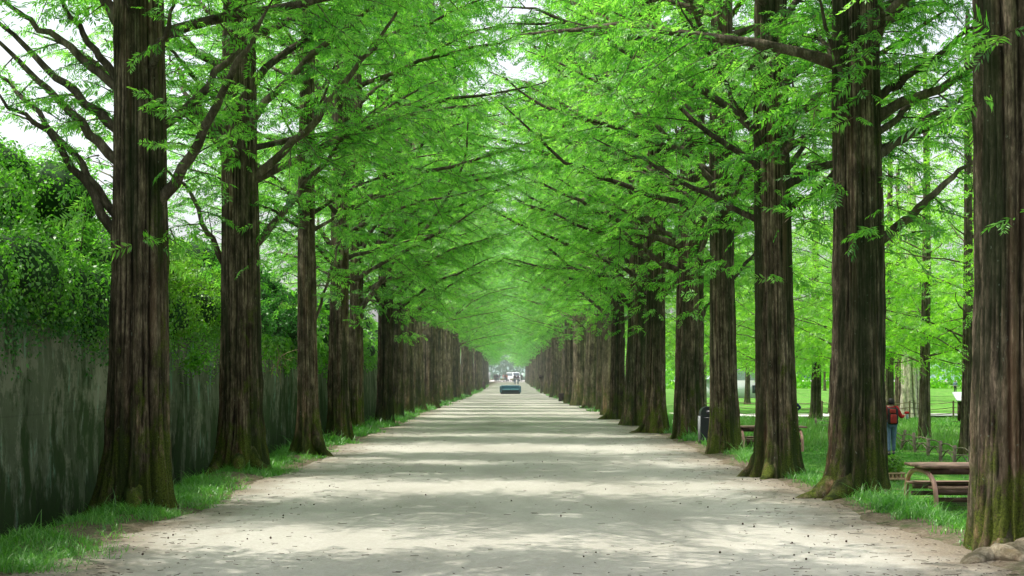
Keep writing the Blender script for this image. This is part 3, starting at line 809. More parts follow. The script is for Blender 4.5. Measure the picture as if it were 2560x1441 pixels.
def bush(name, label, cat, ells, n, size, mat, seed, core=0.8, aspect=0.6, group=None, corem=None, shoots=0):
    rng = np.random.default_rng(seed)
    c = np.mean(np.array(ells)[:, :3], axis=0); base = np.array((c[0], c[1], 0.0))
    E = [tuple(np.array(e[:3]) - base) + tuple(e[3:]) for e in ells]
    root = empty(name, base, 0, label, cat, group)
    g = Geo(); O, N = foliage_points(E, n, rng); put_leaves(g, O, N, size, rng, aspect=aspect)
    if shoots:
        sh = Geo(); st = Geo()
        P0, N0 = foliage_points(E, shoots, rng, 0.05)
        for p, nn in zip(P0, N0):
            if nn[2] < -0.3: continue
            d = norm(nn + np.array((0, 0, 0.7)) + rng.normal(0, 0.35, 3)); ln = rng.uniform(0.25, 0.8); q = np.linspace(0, 1, 6)[:, None]
            w = p + d * ln * q + np.array((0.1, 0, -0.35)) * ln * q * q
            st.tube(w, np.linspace(0.006, 0.002, 6), 3)
            m = int(ln / 0.018); t = rng.random(m)[:, None]
            put_leaves(sh, p + d * ln * t + np.array((0.1, 0, -0.35)) * ln * t * t + rng.normal(0, 0.02, (m, 3)), np.tile(d, (m, 1)), size * 1.25, rng, 0.5, aspect * 0.8)
        if st.n: obj('vine', st.mesh('vine', LIMB), LIMB, root); g.add(np.concatenate(sh.v), np.concatenate(sh.f), np.concatenate(sh.t))
    obj('foliage', g.mesh('foliage', mat), mat, root)
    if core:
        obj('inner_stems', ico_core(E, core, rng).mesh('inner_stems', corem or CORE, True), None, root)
    return root


rr = random.Random(8)
ells = [(x + rr.uniform(-4, 4), 262 + rr.uniform(-10, 14), rr.uniform(1, 6), rr.uniform(5, 9), rr.uniform(4, 7), rr.uniform(5, 9)) for x in range(16, 150, 5)]
rng = np.random.default_rng(91)
g = Geo(); O, N = foliage_points(ells, 34000, rng); put_leaves(g, O, N, 0.8, rng)
tag(obj('woods', g.mesh('woods', LEAF_PARK)), 'dark green far-off wood closing the lawn behind the thin young trees', 'woods', kind='stuff')
ells = [(x + rr.uniform(-5, 5), 470 + rr.uniform(-14, 20), rr.uniform(1, 7), rr.uniform(6, 11), rr.uniform(5, 9), rr.uniform(6, 11)) for x in range(-120, 130, 6)]
g = Geo(); O, N = foliage_points(ells, 30000, rng); put_leaves(g, O, N, 1.3, rng)
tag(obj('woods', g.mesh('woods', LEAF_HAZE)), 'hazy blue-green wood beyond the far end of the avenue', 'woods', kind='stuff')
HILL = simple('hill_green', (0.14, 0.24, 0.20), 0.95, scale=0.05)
xs2 = np.linspace(-900, 900, 80); ys2 = np.linspace(620, 1500, 16)
g, _, _ = grid(xs2, ys2, lambda x, y: -2 + (24 + 9 * np.sin(x * 0.011) + 7 * np.sin(x * 0.027 + 1)) * np.sin(np.clip((y - 620) / 880, 0, 1) * np.pi) ** 1.2, 'hills', HILL)
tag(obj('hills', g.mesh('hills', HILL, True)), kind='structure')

# ------------------------------------------------------------------ wall with creeper
g = Geo()
yy = np.concatenate([np.arange(7, 60, 0.5), np.arange(60, 331, 6)])
for x, flip in ((-5.62, 1), (-5.92, -1)):
    zz = np.linspace(-0.9, 2.75, 16)
    Yw, Zw = np.meshgrid(yy, zz)
    Xw = x + flip * 0.008 * np.sin(Yw * 1.7 + Zw * 2) + flip * 0.012 * np.sin(Zw * 4 + Yw * 0.4)
    nx = len(yy); i = np.arange(len(zz) - 1)[:, None] * nx; j = np.arange(nx - 1)[None, :]
    g.add(np.stack([Xw, Yw, Zw], -1), np.stack(np.broadcast_arrays(i + j, i + j + 1, i + nx + j + 1, i + nx + j), -1))
g.box((-5.77, 168.5, 2.70), (0.298, 323, 0.10)); g.box((-5.77, 6.95, 0.9), (0.30, 0.1, 3.6))
wl = obj('concrete_wall', g.mesh('concrete_wall', CONCRETE, True), CONCRETE)
tag(wl, 'long algae-streaked concrete wall standing in the ditch behind the left row of trees', 'wall')

rr = random.Random(31)
def mass(y0, y1, dy, top, xb=-6.2):
    o = []
    y = y0
    while y < y1:
        t = top + rr.uniform(-0.45, 0.35)
        o.append((xb + 0.22 + rr.uniform(-0.1, 0.16), y, 2.72 + rr.uniform(-0.2, 0.15), rr.uniform(0.35, 0.6), rr.uniform(0.5, 0.9), rr.uniform(0.35, 0.6)))
        o.append((xb - 0.20 + rr.uniform(-0.2, 0.15), y + rr.uniform(-.4, .4), 3.0 + rr.uniform(-0.15, 0.2), rr.uniform(0.5, 0.75), rr.uniform(0.6, 1.0), rr.uniform(0.5, 0.75)))
        o.append((xb - 0.85 + rr.uniform(-0.3, 0.3), y + rr.uniform(-.4, .4), t - 0.6, rr.uniform(0.6, 1.0), rr.uniform(0.5, 0.95), rr.uniform(0.5, 0.75)))
        o.append((xb - 1.5, y + rr.uniform(-.3, .3), t - 0.75 + rr.uniform(-0.2, 0.3), 0.9, rr.uniform(0.7, 1.0), 0.9))
        y += dy * rr.uniform(0.75, 1.25)
    return o
near = mass(12.5, 22.8, 0.8, 4.4, -5.95)
bush('creeper_hedge', 'tall dark creeper thicket hanging over the wall in front of the nearest trunk', 'hedge', near, 210000, 0.054, LEAF_VINE, 41, 0.80, 0.62, shoots=420)
mid = mass(23.6, 29.0, 0.85, 4.0, -6.0)
bush('creeper_hedge', 'sunlit yellow-green creeper on the wall between the two broadest trunks', 'hedge', mid, 100000, 0.055, LEAF_LIGHT, 42, 0.78, 0.62, shoots=220)
md2 = mass(29.8, 40, 0.9, 4.2, -6.0)
bush('creeper_hedge', 'rounded dark shrub spilling over the wall behind the slim straight trunk', 'hedge', md2, 90000, 0.075, LEAF_DARK, 43, 0.8, 0.6, shoots=120)
far = mass(40.5, 110, 1.6, 4.0, -6.1)
bush('creeper_hedge', 'creeper covering the wall top far along behind the trunks', 'hedge', [(e[0], e[1], e[2], e[3], e[4] * 1.6, e[5]) for e in far], 42000, 0.22, LEAF_VINE, 44, 0.8, 0.6)

# strands hanging down the wall face
def strands(name, label, y0, y1, n, size, mat, seed, lo=1.2):
    rng = np.random.default_rng(seed); g = Geo()
    for k in range(n):
        y = rng.uniform(y0, y1); L = abs(rng.normal(0.2, 0.33)) + 0.12
        L = min(L, 2.4 - lo + 0.3)
        m = int(L / 0.013) + 5
        t = np.sort(rng.uniform(0, 1, m))
        O = np.stack([-5.52 + rng.normal(0, 0.05, m) + 0.08 * (1 - t), y + rng.normal(0, 0.05, m) + 0.1 * np.sin(t * 4 + k), 2.5 - t * L], -1)
        put_leaves(g, O, np.tile(np.array((1.0, -0.2, 0)), (m, 1)), size, rng)
    tag(obj(name, g.mesh(name, mat), mat), label, 'creeper')
strands('hanging_creeper', 'dark creeper strands trailing down the wall left of the nearest trunk', 12, 22.8, 230, 0.05, LEAF_DARK, 51, 1.3)
strands('hanging_creeper', 'fine creeper trailing down the wall between the two broadest trunks', 23.4, 32, 130, 0.05, LEAF_VINE, 52)
strands('hanging_creeper', 'curtain of creeper on the wall behind the reddish ridged trunk', 32, 75, 280, 0.09, LEAF_VINE, 53)

# leafy sprig and dry twigs poking out of the creeper
DRY = simple('dry_twig', (0.30, 0.22, 0.13), 0.8)
def dry_twigs(label, c, n, spread, seed):
    rng = np.random.default_rng(seed); g = Geo(); c = np.asarray(c)
    for k in range(n):
        a = c + rng.normal(0, 0.3, 3) * spread * np.array((0.3, 1, 0.5))
        d = norm(rng.normal(0, 1, 3) * np.array((0.5, 1, 0.6)))
        q = np.linspace(0, 1, 7)[:, None]
        g.tube(a + d * spread * rng.uniform(0.5, 1.1) * q + np.array((0.12, 0, -0.25)) * spread * q * q * rng.uniform(0, 1.6), np.linspace(0.007, 0.003, 7), 4)
    tag(obj('dry_twig_tangle', g.mesh('dry_twig_tangle', DRY), DRY), label, 'dry twigs')
dry_twigs('tangle of dry brown vine twigs left of the nearest trunk', P(238, 795, 20.2), 16, 0.55, 61)
dry_twigs('tangle of dry twigs left of the slim straight trunk', P(700, 905, 32.5), 16, 0.6, 62)
g = Geo(); q = [P(412, 835, 24.8), P(430, 848, 24.7), P(455, 866, 24.6), P(480, 876, 24.5)]
g.tube(smooth_poly(q, 8), np.linspace(0.014, 0.006, 8), 5)
sp = empty('leafy_sprig', P(412, 835, 24.8), 0, 'single pale twig with a leaf cluster jutting from the wall between two broad trunks', 'sprig')
me = g.mesh('twig', DRY); me.transform(Matrix.Translation(-sp.location)); obj('twig', me, DRY, sp)
rng = np.random.default_rng(63); g = Geo()
O = P(490, 900, 24.5) + rng.normal(0, 1, (420, 3)) * np.array((0.13, 0.1, 0.11)) - np.array(sp.location)
put_leaves(g, O, np.tile(np.array((0.3, -0.3, 0.8)), (420, 1)), 0.07, rng)
obj('foliage', g.mesh('foliage', LEAF_VINE), LEAF_VINE, sp)

# pale shrubs and open trees beyond the wall
rr = random.Random(77)
for k, (x, y, t, lab) in enumerate([(-9.5, 24, 4.9, 'pale green shrub rising behind the creeper at the left picture edge'), (-10.5, 31, 5.6, 'loose light shrub behind the wall left of the nearest trunk'),
                                    (-11.5, 44, 5.8, 'airy pale shrub behind the wall between the broad trunks'), (-12, 58, 6.5, 'light green shrub far behind the wall')]):
    ells = [(x + rr.uniform(-1.6, 1.6), y + rr.uniform(-3, 3), t - 1.4 + rr.uniform(-1, 0.4), rr.uniform(0.8, 1.4), rr.uniform(1, 1.8), rr.uniform(0.8, 1.3)) for _ in range(9)]
    bush('pale_shrub', lab, 'shrub', ells, 15000, 0.13, LEAF_LIGHT, 70 + k, 0.0, 0.5)
for k, (x, y) in enumerate([(-13, 50), (-16, 66), (-14, 82), (-18, 96), (-15, 115)]):
    place_tree('metasequoia_tree', MID[k % 4], (x, y, 0), k * 1.3, (0.9, 0.9, 0.62), 'loose tree growing in the field beyond the wall', 'trees beyond the wall')

# ------------------------------------------------------------------ grass
def blades(geo, X, Y, Z, h, w, rng, lean=0.55, pal=0.5):
    n = len(X)
    az = rng.uniform(0, 2 * np.pi, n); d = np.stack([np.cos(az), np.sin(az), np.zeros(n)], -1)
    s = np.stack([-np.sin(az), np.cos(az), np.zeros(n)], -1)
    fa = rng.uniform(0, np.pi, n); s = s * np.cos(fa)[:, None] + d * np.sin(fa)[:, None] * 0.6
    H = h * rng.uniform(0.45, 1.2, n) * (1 + 0.9 * (rng.random(n) < 0.08)) * (0.8 + 0.35 * np.sin(X * 3.7 + Y * 1.3) * np.sin(Y * 2.9 - X)); le = lean * rng.uniform(0.3, 1.5, n)
    O = np.stack([X, Y, Z - 0.01], -1); V = []
    for q, ww in ((0, 1.0), (0.4, 0.9), (0.75, 0.6), (1.0, 0.08)):
        c = O + d * (H * le * q * q)[:, None] + np.array((0, 0, 1.0)) * (H * (q - 0.28 * le * q * q * q))[:, None]
        V.append(c - s * w * ww / 2); V.append(c + s * w * ww / 2)
    V = np.stack(V, 1)
    b = np.arange(n)[:, None, None] * 8 + np.array([(0, 1, 3, 2), (2, 3, 5, 4), (4, 5, 7, 6)])[None]
    geo.add(V, b, np.clip(np.repeat(rng.normal(pal, 0.22, n), 8), 0, 1))


def clumped(rng, n, x0, x1, y0, y1, per=26, sd=0.07, keep=None):
    m = n // per
    cx = rng.uniform(x0, x1, m); cy = rng.uniform(y0, y1, m)
    if keep is not None:
        k = keep(cx, cy, rng); cx, cy = cx[k], cy[k]
    m = len(cx)
    X = np.repeat(cx, per) + rng.normal(0, sd, m * per); Y = np.repeat(cy, per) + rng.normal(0, sd, m * per)
    return X, Y


def wavy(x, y, k): return np.sin(x * 2.1 * k + 1) * np.sin(y * 0.9 * k) + 0.6 * np.sin(y * 2.3 * k + x)

rng = np.random.default_rng(81); g = Geo()
def verge_l(x, y, r): return (x < -3.9 + 0.2 * np.sin(y * 1.1) + 0.1 * np.sin(y * 3.1) + r.normal(0, 0.13, len(x))) & (wavy(x, y, 1) + r.normal(0, 0.3, len(x)) > -0.8)
X, Y = clumped(rng, 52000, -4.95, -3.4, 12.0, 32, keep=verge_l); blades(g, X, Y, gh(X, Y), 0.135, 0.010, rng, 1.0, 0.66)
X, Y = clumped(rng, 30000, -4.9, -3.6, 32, 75, keep=verge_l); blades(g, X, Y, gh(X, Y), 0.20, 0.02, rng, 0.8)
X, Y = clumped(rng, 12000, -0.55, 0.5, 75, 240, per=40, sd=0.15); X = X + rowx(-1, Y); blades(g, X, Y, gh(X, Y), 0.24, 0.06, rng, 0.8)
tag(obj('verge_grass', g.mesh('verge_grass', GRASS), GRASS), 'strip of tufted grass between the gravel path and the wall', 'grass', kind='stuff')
g = Geo()
def verge_r(x, y, r): return (x > 4.28 + 0.2 * np.sin(y * 1.3 + 1) + 0.12 * np.sin(y * 2.9) + r.normal(0, 0.13, len(x))) & (np.hypot(x - 4.3, (y - 12.6)) > 0.9) & (x < 5.3 + r.normal(0, 0.15, len(x)))
X, Y = clumped(rng, 60000, 4.2, 6.3, 12.5, 30, keep=verge_r); blades(g, X, Y, gh(X, Y), 0.19, 0.011, rng, 1.0, 0.6)
X, Y = clumped(rng, 26000, 4.0, 6.0, 30, 60, keep=verge_r); blades(g, X, Y, gh(X, Y), 0.20, 0.02, rng, 0.8)
X, Y = clumped(rng, 8000, -0.4, 0.7, 60, 240, per=40, sd=0.15); X = X + rowx(1, Y); blades(g, X, Y, gh(X, Y), 0.24, 0.06, rng, 0.8)
tag(obj('verge_grass', g.mesh('verge_grass', GRASS), GRASS), 'rank green grass between the trunks at the lawn side of the path', 'grass', kind='stuff')
g = Geo()
def lawn_keep(x, y, r): return ((x < 6.2) | (x > 9.2) | (np.abs(y - 25.2) > 1.3) | (r.random(len(x)) < 0.25)) & (r.random(len(x)) < np.clip(0.62 + 0.6 * wavy(x, y, 0.35), 0.05, 1))
X, Y = clumped(rng, 110000, 5.6, 15, 19, 48, per=18, sd=0.16, keep=lawn_keep); blades(g, X, Y, gh(X, Y), 0.085, 0.018, rng, 0.9)
X, Y = clumped(rng, 60000, 7, 24, 44, 80, per=20, sd=0.2, keep=lawn_keep); blades(g, X, Y, gh(X, Y), 0.20, 0.035, rng, 0.7, 0.62)
X, Y = clumped(rng, 30000, 9, 16.5, 46, 66, per=24, sd=0.3); blades(g, X, Y, gh(X, Y), 0.42, 0.03, rng, 0.5, 0.85)
tag(obj('lawn_grass', g.mesh('lawn_grass', GRASS_PALE), GRASS_PALE), 'short and tall grass of the sunlit lawn under the park trees', 'grass', kind='stuff')

# litter: dry needles and small sticks on the gravel
STICK = simple('stick_brown', (0.10, 0.08, 0.06), 0.9)
g = Geo(); n = 2000
yy = 11.5 + 40 * rng.random(n) ** 1.8; xx = rng.uniform(-3.9, 4.1, n)
e = rng.random(n) < 0.65; xx[e] = np.sign(xx[e]) * (4.0 - np.abs(rng.normal(0, 0.9, e.sum())))
for x, y in zip(xx, yy):
    l = 0.012 + 0.075 * rng.random() ** 2 * (2.2 if rng.random() < 0.05 else 1); g.box((x, y, 0.024 + rng.uniform(0, 0.006)), (l, 0.0042, 0.004), rng.uniform(0, np.pi))
tag(obj('twig_litter', g.mesh('twig_litter', STICK), STICK), 'scatter of dry needles and twig bits on the gravel', 'litter', kind='stuff')
bm = bmesh.new(); bmesh.ops.create_icosphere(bm, subdivisions=2, radius=0.011)
for v in bm.verts: v.co *= 1 + 0.22 * math.sin(v.co.z * 620) + random.uniform(-0.1, 0.1); v.co.z *= 1.2
cone_me = bpy.data.meshes.new('seed_cone'); bm.to_mesh(cone_me); bm.free()
cone_me.materials.append(simple('cone_brown', (0.055, 0.035, 0.025), 0.85))
for k in range(55):
    y = 12.8 + 15 * random.random() ** 1.3; x = random.uniform(-3.7, 4.0) if random.random() < 0.55 else random.choice((-1, 1)) * random.uniform(2.4, 3.9)
    o = obj('seed_cone', cone_me, None, None, (x, y, 0.03)); o.rotation_euler = (random.uniform(0, 3), random.uniform(0, 3), 0); o.scale = [random.uniform(0.65, 1.0)] * 3
    tag(o, 'small dark round seed cone lying loose on the gravel', 'seed cone', 'seed cones scattered on the path')

# ------------------------------------------------------------------ furniture
WOOD = simple('dark_red_board', (0.10, 0.055, 0.045), 0.55, var=0.35, scale=6)
WOOD_TOP = simple('worn_board', (0.25, 0.15, 0.115), 0.5, var=0.3, scale=6)
TUBE = simple('pink_brown_tube', (0.45, 0.25, 0.20), 0.4, metallic=0.1, var=0.15)
def picnic_table(loc, rz, label):
    t = empty('picnic_table', loc, rz, label, 'picnic table', 'picnic tables on the lawn')
    for x in (0.06, 1.74):
        g = Geo(); a = np.linspace(0, np.pi, 40)
        y = -np.cos(a); z = np.sin(a)
        pts = np.stack([np.full(40, x), 0.86 * np.sign(y) * np.abs(y) ** 0.72, 0.62 * z ** 0.55 - 0.03], -1)
        pts[0, 2] = pts[-1, 2] = -0.05
        g.tube(smooth_poly(pts, 34), 0.040, 12)
        obj('hoop_leg', g.mesh('hoop_leg', TUBE, True), TUBE, t)
    top = Geo()
    for k in range(3): top.box((0.93, -0.36 + 0.36 * k, 0.675), (2.0, 0.345, 0.045))
    obj('table_top', top.mesh('table_top', WOOD_TOP), WOOD_TOP, t)
    g = Geo(); g.box((0.9, -0.44, 0.60), (1.62, 0.04, 0.10)); g.box((0.9, 0.44, 0.60), (1.62, 0.04, 0.10))
    obj('apron', g.mesh('apron', WOOD), WOOD, t)
    for s in (-1, 1):
        g = Geo(); g.box((0.9, s * 0.66, 0.345), (1.74, 0.30, 0.04))
        st = obj('bench_seat', g.mesh('bench_seat', WOOD_TOP), WOOD_TOP, t)
        g = Geo(); g.box((0.9, s * 0.66 - 0.14, 0.285), (1.66, 0.035, 0.075))
        obj('apron', g.mesh('apron', WOOD), WOOD, st)
        g = Geo(); g.box((0.9, s * 0.70, 0.155), (1.62, 0.07, 0.07))
        obj('rail', g.mesh('rail', WOOD), WOOD, t)
    return t
picnic_table((6.78, 25.2, float(gh(7.2, 25.2)) + 0.0), 0.02, 'brown picnic table with pink-brown hoop legs beside the huge mossy trunk')
picnic_table((6.55, 43.8, float(gh(7.2, 43.8)) + 0.0), -0.03, 'dark picnic table half hidden behind the moss-patched trunk')

BLACK = simple('bin_black', (0.012, 0.015, 0.02), 0.35, var=0.2, spec=0.5)
GREY = simple('bin_grey', (0.24, 0.25, 0.26), 0.45)
b = empty('litter_bin', (4.46, 34.4, 0.0), 0, 'dark upright litter bin with rounded top and grey edge, beside a ridged trunk', 'litter bin')
pr = [(-0.19, 0.0), (0.30, 0.0), (0.30, 0.66)] + [(0.12 + 0.18 * math.cos(a), 0.70 + 0.18 * math.sin(a)) for a in np.linspace(0.1, math.pi / 2, 6)] + [(-0.03 + 0.16 * math.cos(a), 0.72 + 0.16 * math.sin(a)) for a in np.linspace(math.pi / 2, math.pi, 7)]
prism('bin_body', pr, -0.2, 0.2, BLACK, b, 0.012)
g = Geo(); g.box((-0.203, 0, 0.33), (0.018, 0.36, 0.66)); obj('side_strip', g.mesh('side_strip', GREY), GREY, b)
g = Geo(); g.box((0.05, -0.212, 0.62), (0.34, 0.02, 0.02)); g.box((0.05, -0.206, 0.74), (0.24, 0.012, 0.09)); obj('slot_flap', g.mesh('slot_flap', BLACK), BLACK, b)

BINWOOD = simple('bin_wood', (0.055, 0.035, 0.028), 0.7)
def slat_bin(px, py, w, h, label, up=0.0):
    Y = CAMH * FPX / (py - HY); X = (px - CX) / FPX * Y
    t = empty('slatted_bin', (X, Y, 0.0), 0, label, 'litter bin')
    g = Geo()
    for k in range(10):
        a = 2 * math.pi * k / 10; g.box((math.cos(a) * w / 2, math.sin(a) * w / 2, up + h * 0.42), (0.03, w * 0.27, h * 0.84), a)
    obj('slats', g.mesh('slats', BINWOOD), BINWOOD, t)
    g = Geo(); g.tube([(0, 0, up + h * 0.80), (0, 0, up + h * 0.86), (0, 0, up + h)], [w * 0.58, w * 0.62, w * 0.42], 16); obj('lid', g.mesh('lid', BINWOOD), BINWOOD, t)
    if up:
        g = Geo(); g.tube([(0, 0, -0.1), (0, 0, up + 0.1)], 0.07, 8); obj('post', g.mesh('post', BARK_PARK), BARK_PARK, t)
slat_bin(1404, 1004, 0.34, 0.5, 'small dark brown slatted bin at the path edge by the lawn-side trunks')
slat_bin(1210, 974, 0.32, 0.9, 'brown post-like bin at the path edge in front of the far trunks along the wall')
t = empty('bird_box', ((1353 - CX) / FPX * 131, 131, 0), 0, 'little brown wooden box on a post against the far trunks on the lawn side', 'bird box')
g = Geo(); g.box((0, 0, 1.42), (0.40, 0.3, 0.26)); obj('box_body', g.mesh('box_body', BINWOOD), BINWOOD, t)
g = Geo(); g.box((-0.1, 0, 1.58), (0.28, 0.36, 0.03), 0, 0.35); g.box((0.12, 0, 1.58), (0.28, 0.36, 0.03), 0, -0.35); obj('roof', g.mesh('roof', BINWOOD), BINWOOD, t)
g = Geo(); g.tube([(0, 0, -0.1), (0, 0, 0.7), (0, 0, 1.3)], [0.10, 0.09, 0.08], 8); obj('post', g.mesh('post', BARK_PARK), BARK_PARK, t)

# teal sofa in the middle of the path
TEAL = simple('teal_vinyl', (0.025, 0.12, 0.18), 0.22, var=0.2, spec=0.6)
TEAL_SHEEN = simple('teal_painted_sheen', (0.11, 0.30, 0.36), 0.25, var=0.2, spec=0.6)  # cushion teal lightened to paint the sky's reflection into it
TEAL_ARM_SHEEN = simple('teal_arm_painted_sheen', (0.05, 0.15, 0.19), 0.25, var=0.2, spec=0.6)  # arm teal lightened as well, sky reflection put into the colour
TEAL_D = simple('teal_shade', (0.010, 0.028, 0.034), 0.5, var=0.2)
s = empty('sofa', ((1276 - CX) / FPX * 126, 126, 0.0), 0, 'dark teal two-seat sofa with rounded arms standing in the middle of the path', 'sofa')
bevel_box('base', (0, 0.0, 0.17), (1.66, 0.74, 0.30), TEAL_D, s, 0.03)
bevel_box('backrest', (0, 0.33, 0.52), (1.62, 0.22, 0.42), TEAL, s, 0.08)
for x in (-1, 1):
    bevel_box('armrest', (x * 0.80, 0.0, 0.40), (0.20, 0.78, 0.56), TEAL_ARM_SHEEN, s, 0.07)
    bevel_box('seat_cushion', (x * 0.35, -0.06, 0.385), (0.69, 0.70, 0.12), TEAL_SHEEN, s, 0.045)
for x in (-1, 1):
    for y in (-0.3, 0.3):
        g = Geo(); g.tube([(x * 0.75, y, -0.02), (x * 0.75, y, 0.05)], 0.03, 8); obj('foot', g.mesh('foot', TEAL_D), TEAL_D, s)

# planter box with shrub
PLANK = simple('planter_wood', (0.42, 0.30, 0.16), 0.7)
pl = empty('planter_box', (7.2, 31.6, float(gh(7.2, 31.6))), 0, 'low tan slatted planter box partly hidden behind the thick mossy trunk', 'planter')
g = Geo(); g.box((0, 0, 0.15), (2.0, 0.5, 0.03)); g.box((0, 0, 0.035), (2.0, 0.5, 0.05))
obj('rim', g.mesh('rim', PLANK), PLANK, pl)
g = Geo()
for k in range(26): g.box((-0.96 + k * 0.0768, -0.21, 0.095), (0.045, 0.04, 0.08)); g.box((-0.96 + k * 0.0768, 0.21, 0.095), (0.045, 0.04, 0.08))
obj('slats', g.mesh('slats', PLANK), PLANK, pl)
gz = float(gh(8, 31.6))
bush('box_shrub', 'small round light green shrub in the slatted planter', 'shrub', [(7.98, 31.6, gz + 0.34, 0.24, 0.22, 0.22), (7.8, 31.6, gz + 0.28, 0.22, 0.2, 0.2)], 2600, 0.05, LEAF_LIGHT, 71, 0.7)

# rustic twig fence
TWIG = simple('grey_twig', (0.20, 0.165, 0.125), 0.85)
posts = [(12.75, 63), (12.55, 59), (12.35, 55), (12.15, 51.5), (12.0, 48.3), (11.88, 46), (11.78, 44), (11.66, 42.2), (11.56, 40.6), (11.46, 39.0), (11.38, 37.4), (11.3, 35.8)]
tf = empty('twig_fence', (11.9, 46, float(gh(11.9, 46))), 0, 'low rustic fence of arched twigs and short posts curving over the lawn', 'fence')
o0 = np.array(tf.location); rng = np.random.default_rng(83)
pw = [np.array((x, y, float(gh(x, y)))) - o0 for x, y in posts]
for k, p in enumerate(pw):
    g = Geo(); l = np.array((rng.normal(0, 0.05), rng.normal(0, 0.05), 0)) + (np.array((0.16, 0, 0)) if k == 5 else 0)
    h = rng.uniform(0.50, 0.62)
    g.tube([p + (0, 0, -0.1), p + (0, 0, h * 0.5) + l * 0.5, p + (0, 0, h) + l, p + (0, 0, h + 0.004) + l], [0.055, 0.05, 0.048, 0.0], 8)
    obj('post', g.mesh('post', TWIG, True), TWIG, tf)
for k in range(len(pw) - 1):
    a, c = pw[k], pw[k + 1]; q = np.linspace(0, 1, 12)[:, None]
    for z0, z1, am in ((0.44, 0.42, 0.07), (0.10, 0.26, 0.16), (0.26, 0.06, 0.13)):
        g = Geo(); pts = a + (c - a) * q + np.array((0.03, 0, 0)) + np.array((0, 0, 1)) * (z0 + (z1 - z0) * q + am * np.sin(np.pi * q)) + rng.normal(0, 0.006, (12, 3))
        g.tube(pts, 0.017, 6); obj('rail', g.mesh('rail', TWIG, True), TWIG, tf)

# rope fence by the park road
ROPE = simple('rope_brown', (0.23, 0.17, 0.12), 0.85)
rf = empty('rope_fence', (16, 80, float(gh(16, 80))), 0, 'thin-post rope fence running along the pale park road', 'fence'); o0 = np.array(rf.location)
pp = [np.array((x, 80.5, float(gh(x, 80.5)))) - o0 for x in np.arange(9.5, 34, 2.35)]
for p in pp:
    g = Geo(); g.tube([p + (0, 0, -0.1), p + (0, 0, 0.95)], 0.05, 7); obj('post', g.mesh('post', ROPE), ROPE, rf)
for k in range(len(pp) - 1):
    q = np.linspace(0, 1, 8)[:, None]
    for z in (0.28, 0.58, 0.86):
        g = Geo(); g.tube(pp[k] + (pp[k + 1] - pp[k]) * q + np.array((0, 0, 1)) * (z - 0.10 * np.sin(np.pi * q)), 0.018, 5); obj('rope', g.mesh('rope', ROPE), ROPE, rf)

# information board
WHITE = simple('white_panel', (0.5, 0.53, 0.56), 0.5, var=0.08)
ib = empty('information_board', ((2402 - CX) / FPX * 74, 74, float(gh(22, 74))), 0, 'tilted white information board on a brown stand behind the rope fence', 'information board')
bevel_box('panel', (0, 0, 1.28), (0.62, 0.9, 0.06), WHITE, ib, 0.02)
kids(ib)[0].rotation_euler = (R(28), 0, 0); kids(ib)[0].location = (0, 0.62, 0.18)
g = Geo(); g.box((0, 0.05, 0.62), (0.26, 0.16, 1.2)); obj('stand', g.mesh('stand', BINWOOD), BINWOOD, ib)
g = Geo(); g.box((0, 0.05, 0.05), (0.8, 0.4, 0.12)); obj('base', g.mesh('base', BINWOOD), BINWOOD, ib)

# white building beyond the lawn
ROOFM = simple('grey_roof', (0.38, 0.42, 0.46), 0.6); PLASTER = simple('white_plaster', (0.72, 0.74, 0.78), 0.8, var=0.05)
X0 = (1852 - CX) / FPX * 150
bd = empty('white_building', (X0, 150, float(gh(X0, 150))), 0, 'low white building with grey gabled roof beyond the lawn', 'building')
g = Geo(); g.box((0, 4, 0.85), (7, 8, 1.9)); obj('wall', g.mesh('wall', PLASTER), PLASTER, bd)
prism('roof', [(-3.9, 1.79), (3.9, 1.79), (0, 2.9)], -0.4, 8.4, ROOFM, bd)
g = Geo(); g.box((1.6, -0.02, 0.9), (0.9, 0.06, 0.8)); obj('window', g.mesh('window', simple('window_dark', (0.06, 0.08, 0.1), 0.2)), None, bd)

# ------------------------------------------------------------------ people
SKIN = simple('skin', (0.52, 0.33, 0.24), 0.6, var=0.08, bump=0.02)
HAIR = simple('dark_hair', (0.012, 0.010, 0.010), 0.6)
def skin_mesh(name, joints, edges):
    """joints: name -> (pos, radius); grows one continuous surface"""
    bm = bmesh.new(); sl = bm.verts.layers.skin.verify(); vs = {}
    for k, (p, r) in joints.items():
        v = bm.verts.new(p); v[sl].radius = (r, r) if not isinstance(r, tuple) else r; vs[k] = v
    first = True
    for k in joints:
        vs[k][sl].use_root = first; first = False
    for a, c in edges: bm.edges.new((vs[a], vs[c]))
    me = bpy.data.meshes.new(name); bm.to_mesh(me); bm.free()
    o = bpy.data.objects.new(name, me); COL.objects.link(o)
    o.modifiers.new('s', 'SKIN').use_smooth_shade = True
    o.modifiers.new('d', 'SUBSURF').levels = 2
    dg = bpy.context.evaluated_depsgraph_get()
    out = bpy.data.meshes.new_from_object(o.evaluated_get(dg)); out.name = name
    bpy.data.objects.remove(o); bpy.data.meshes.remove(me)
    for p in out.polygons: p.use_smooth = True
    return out


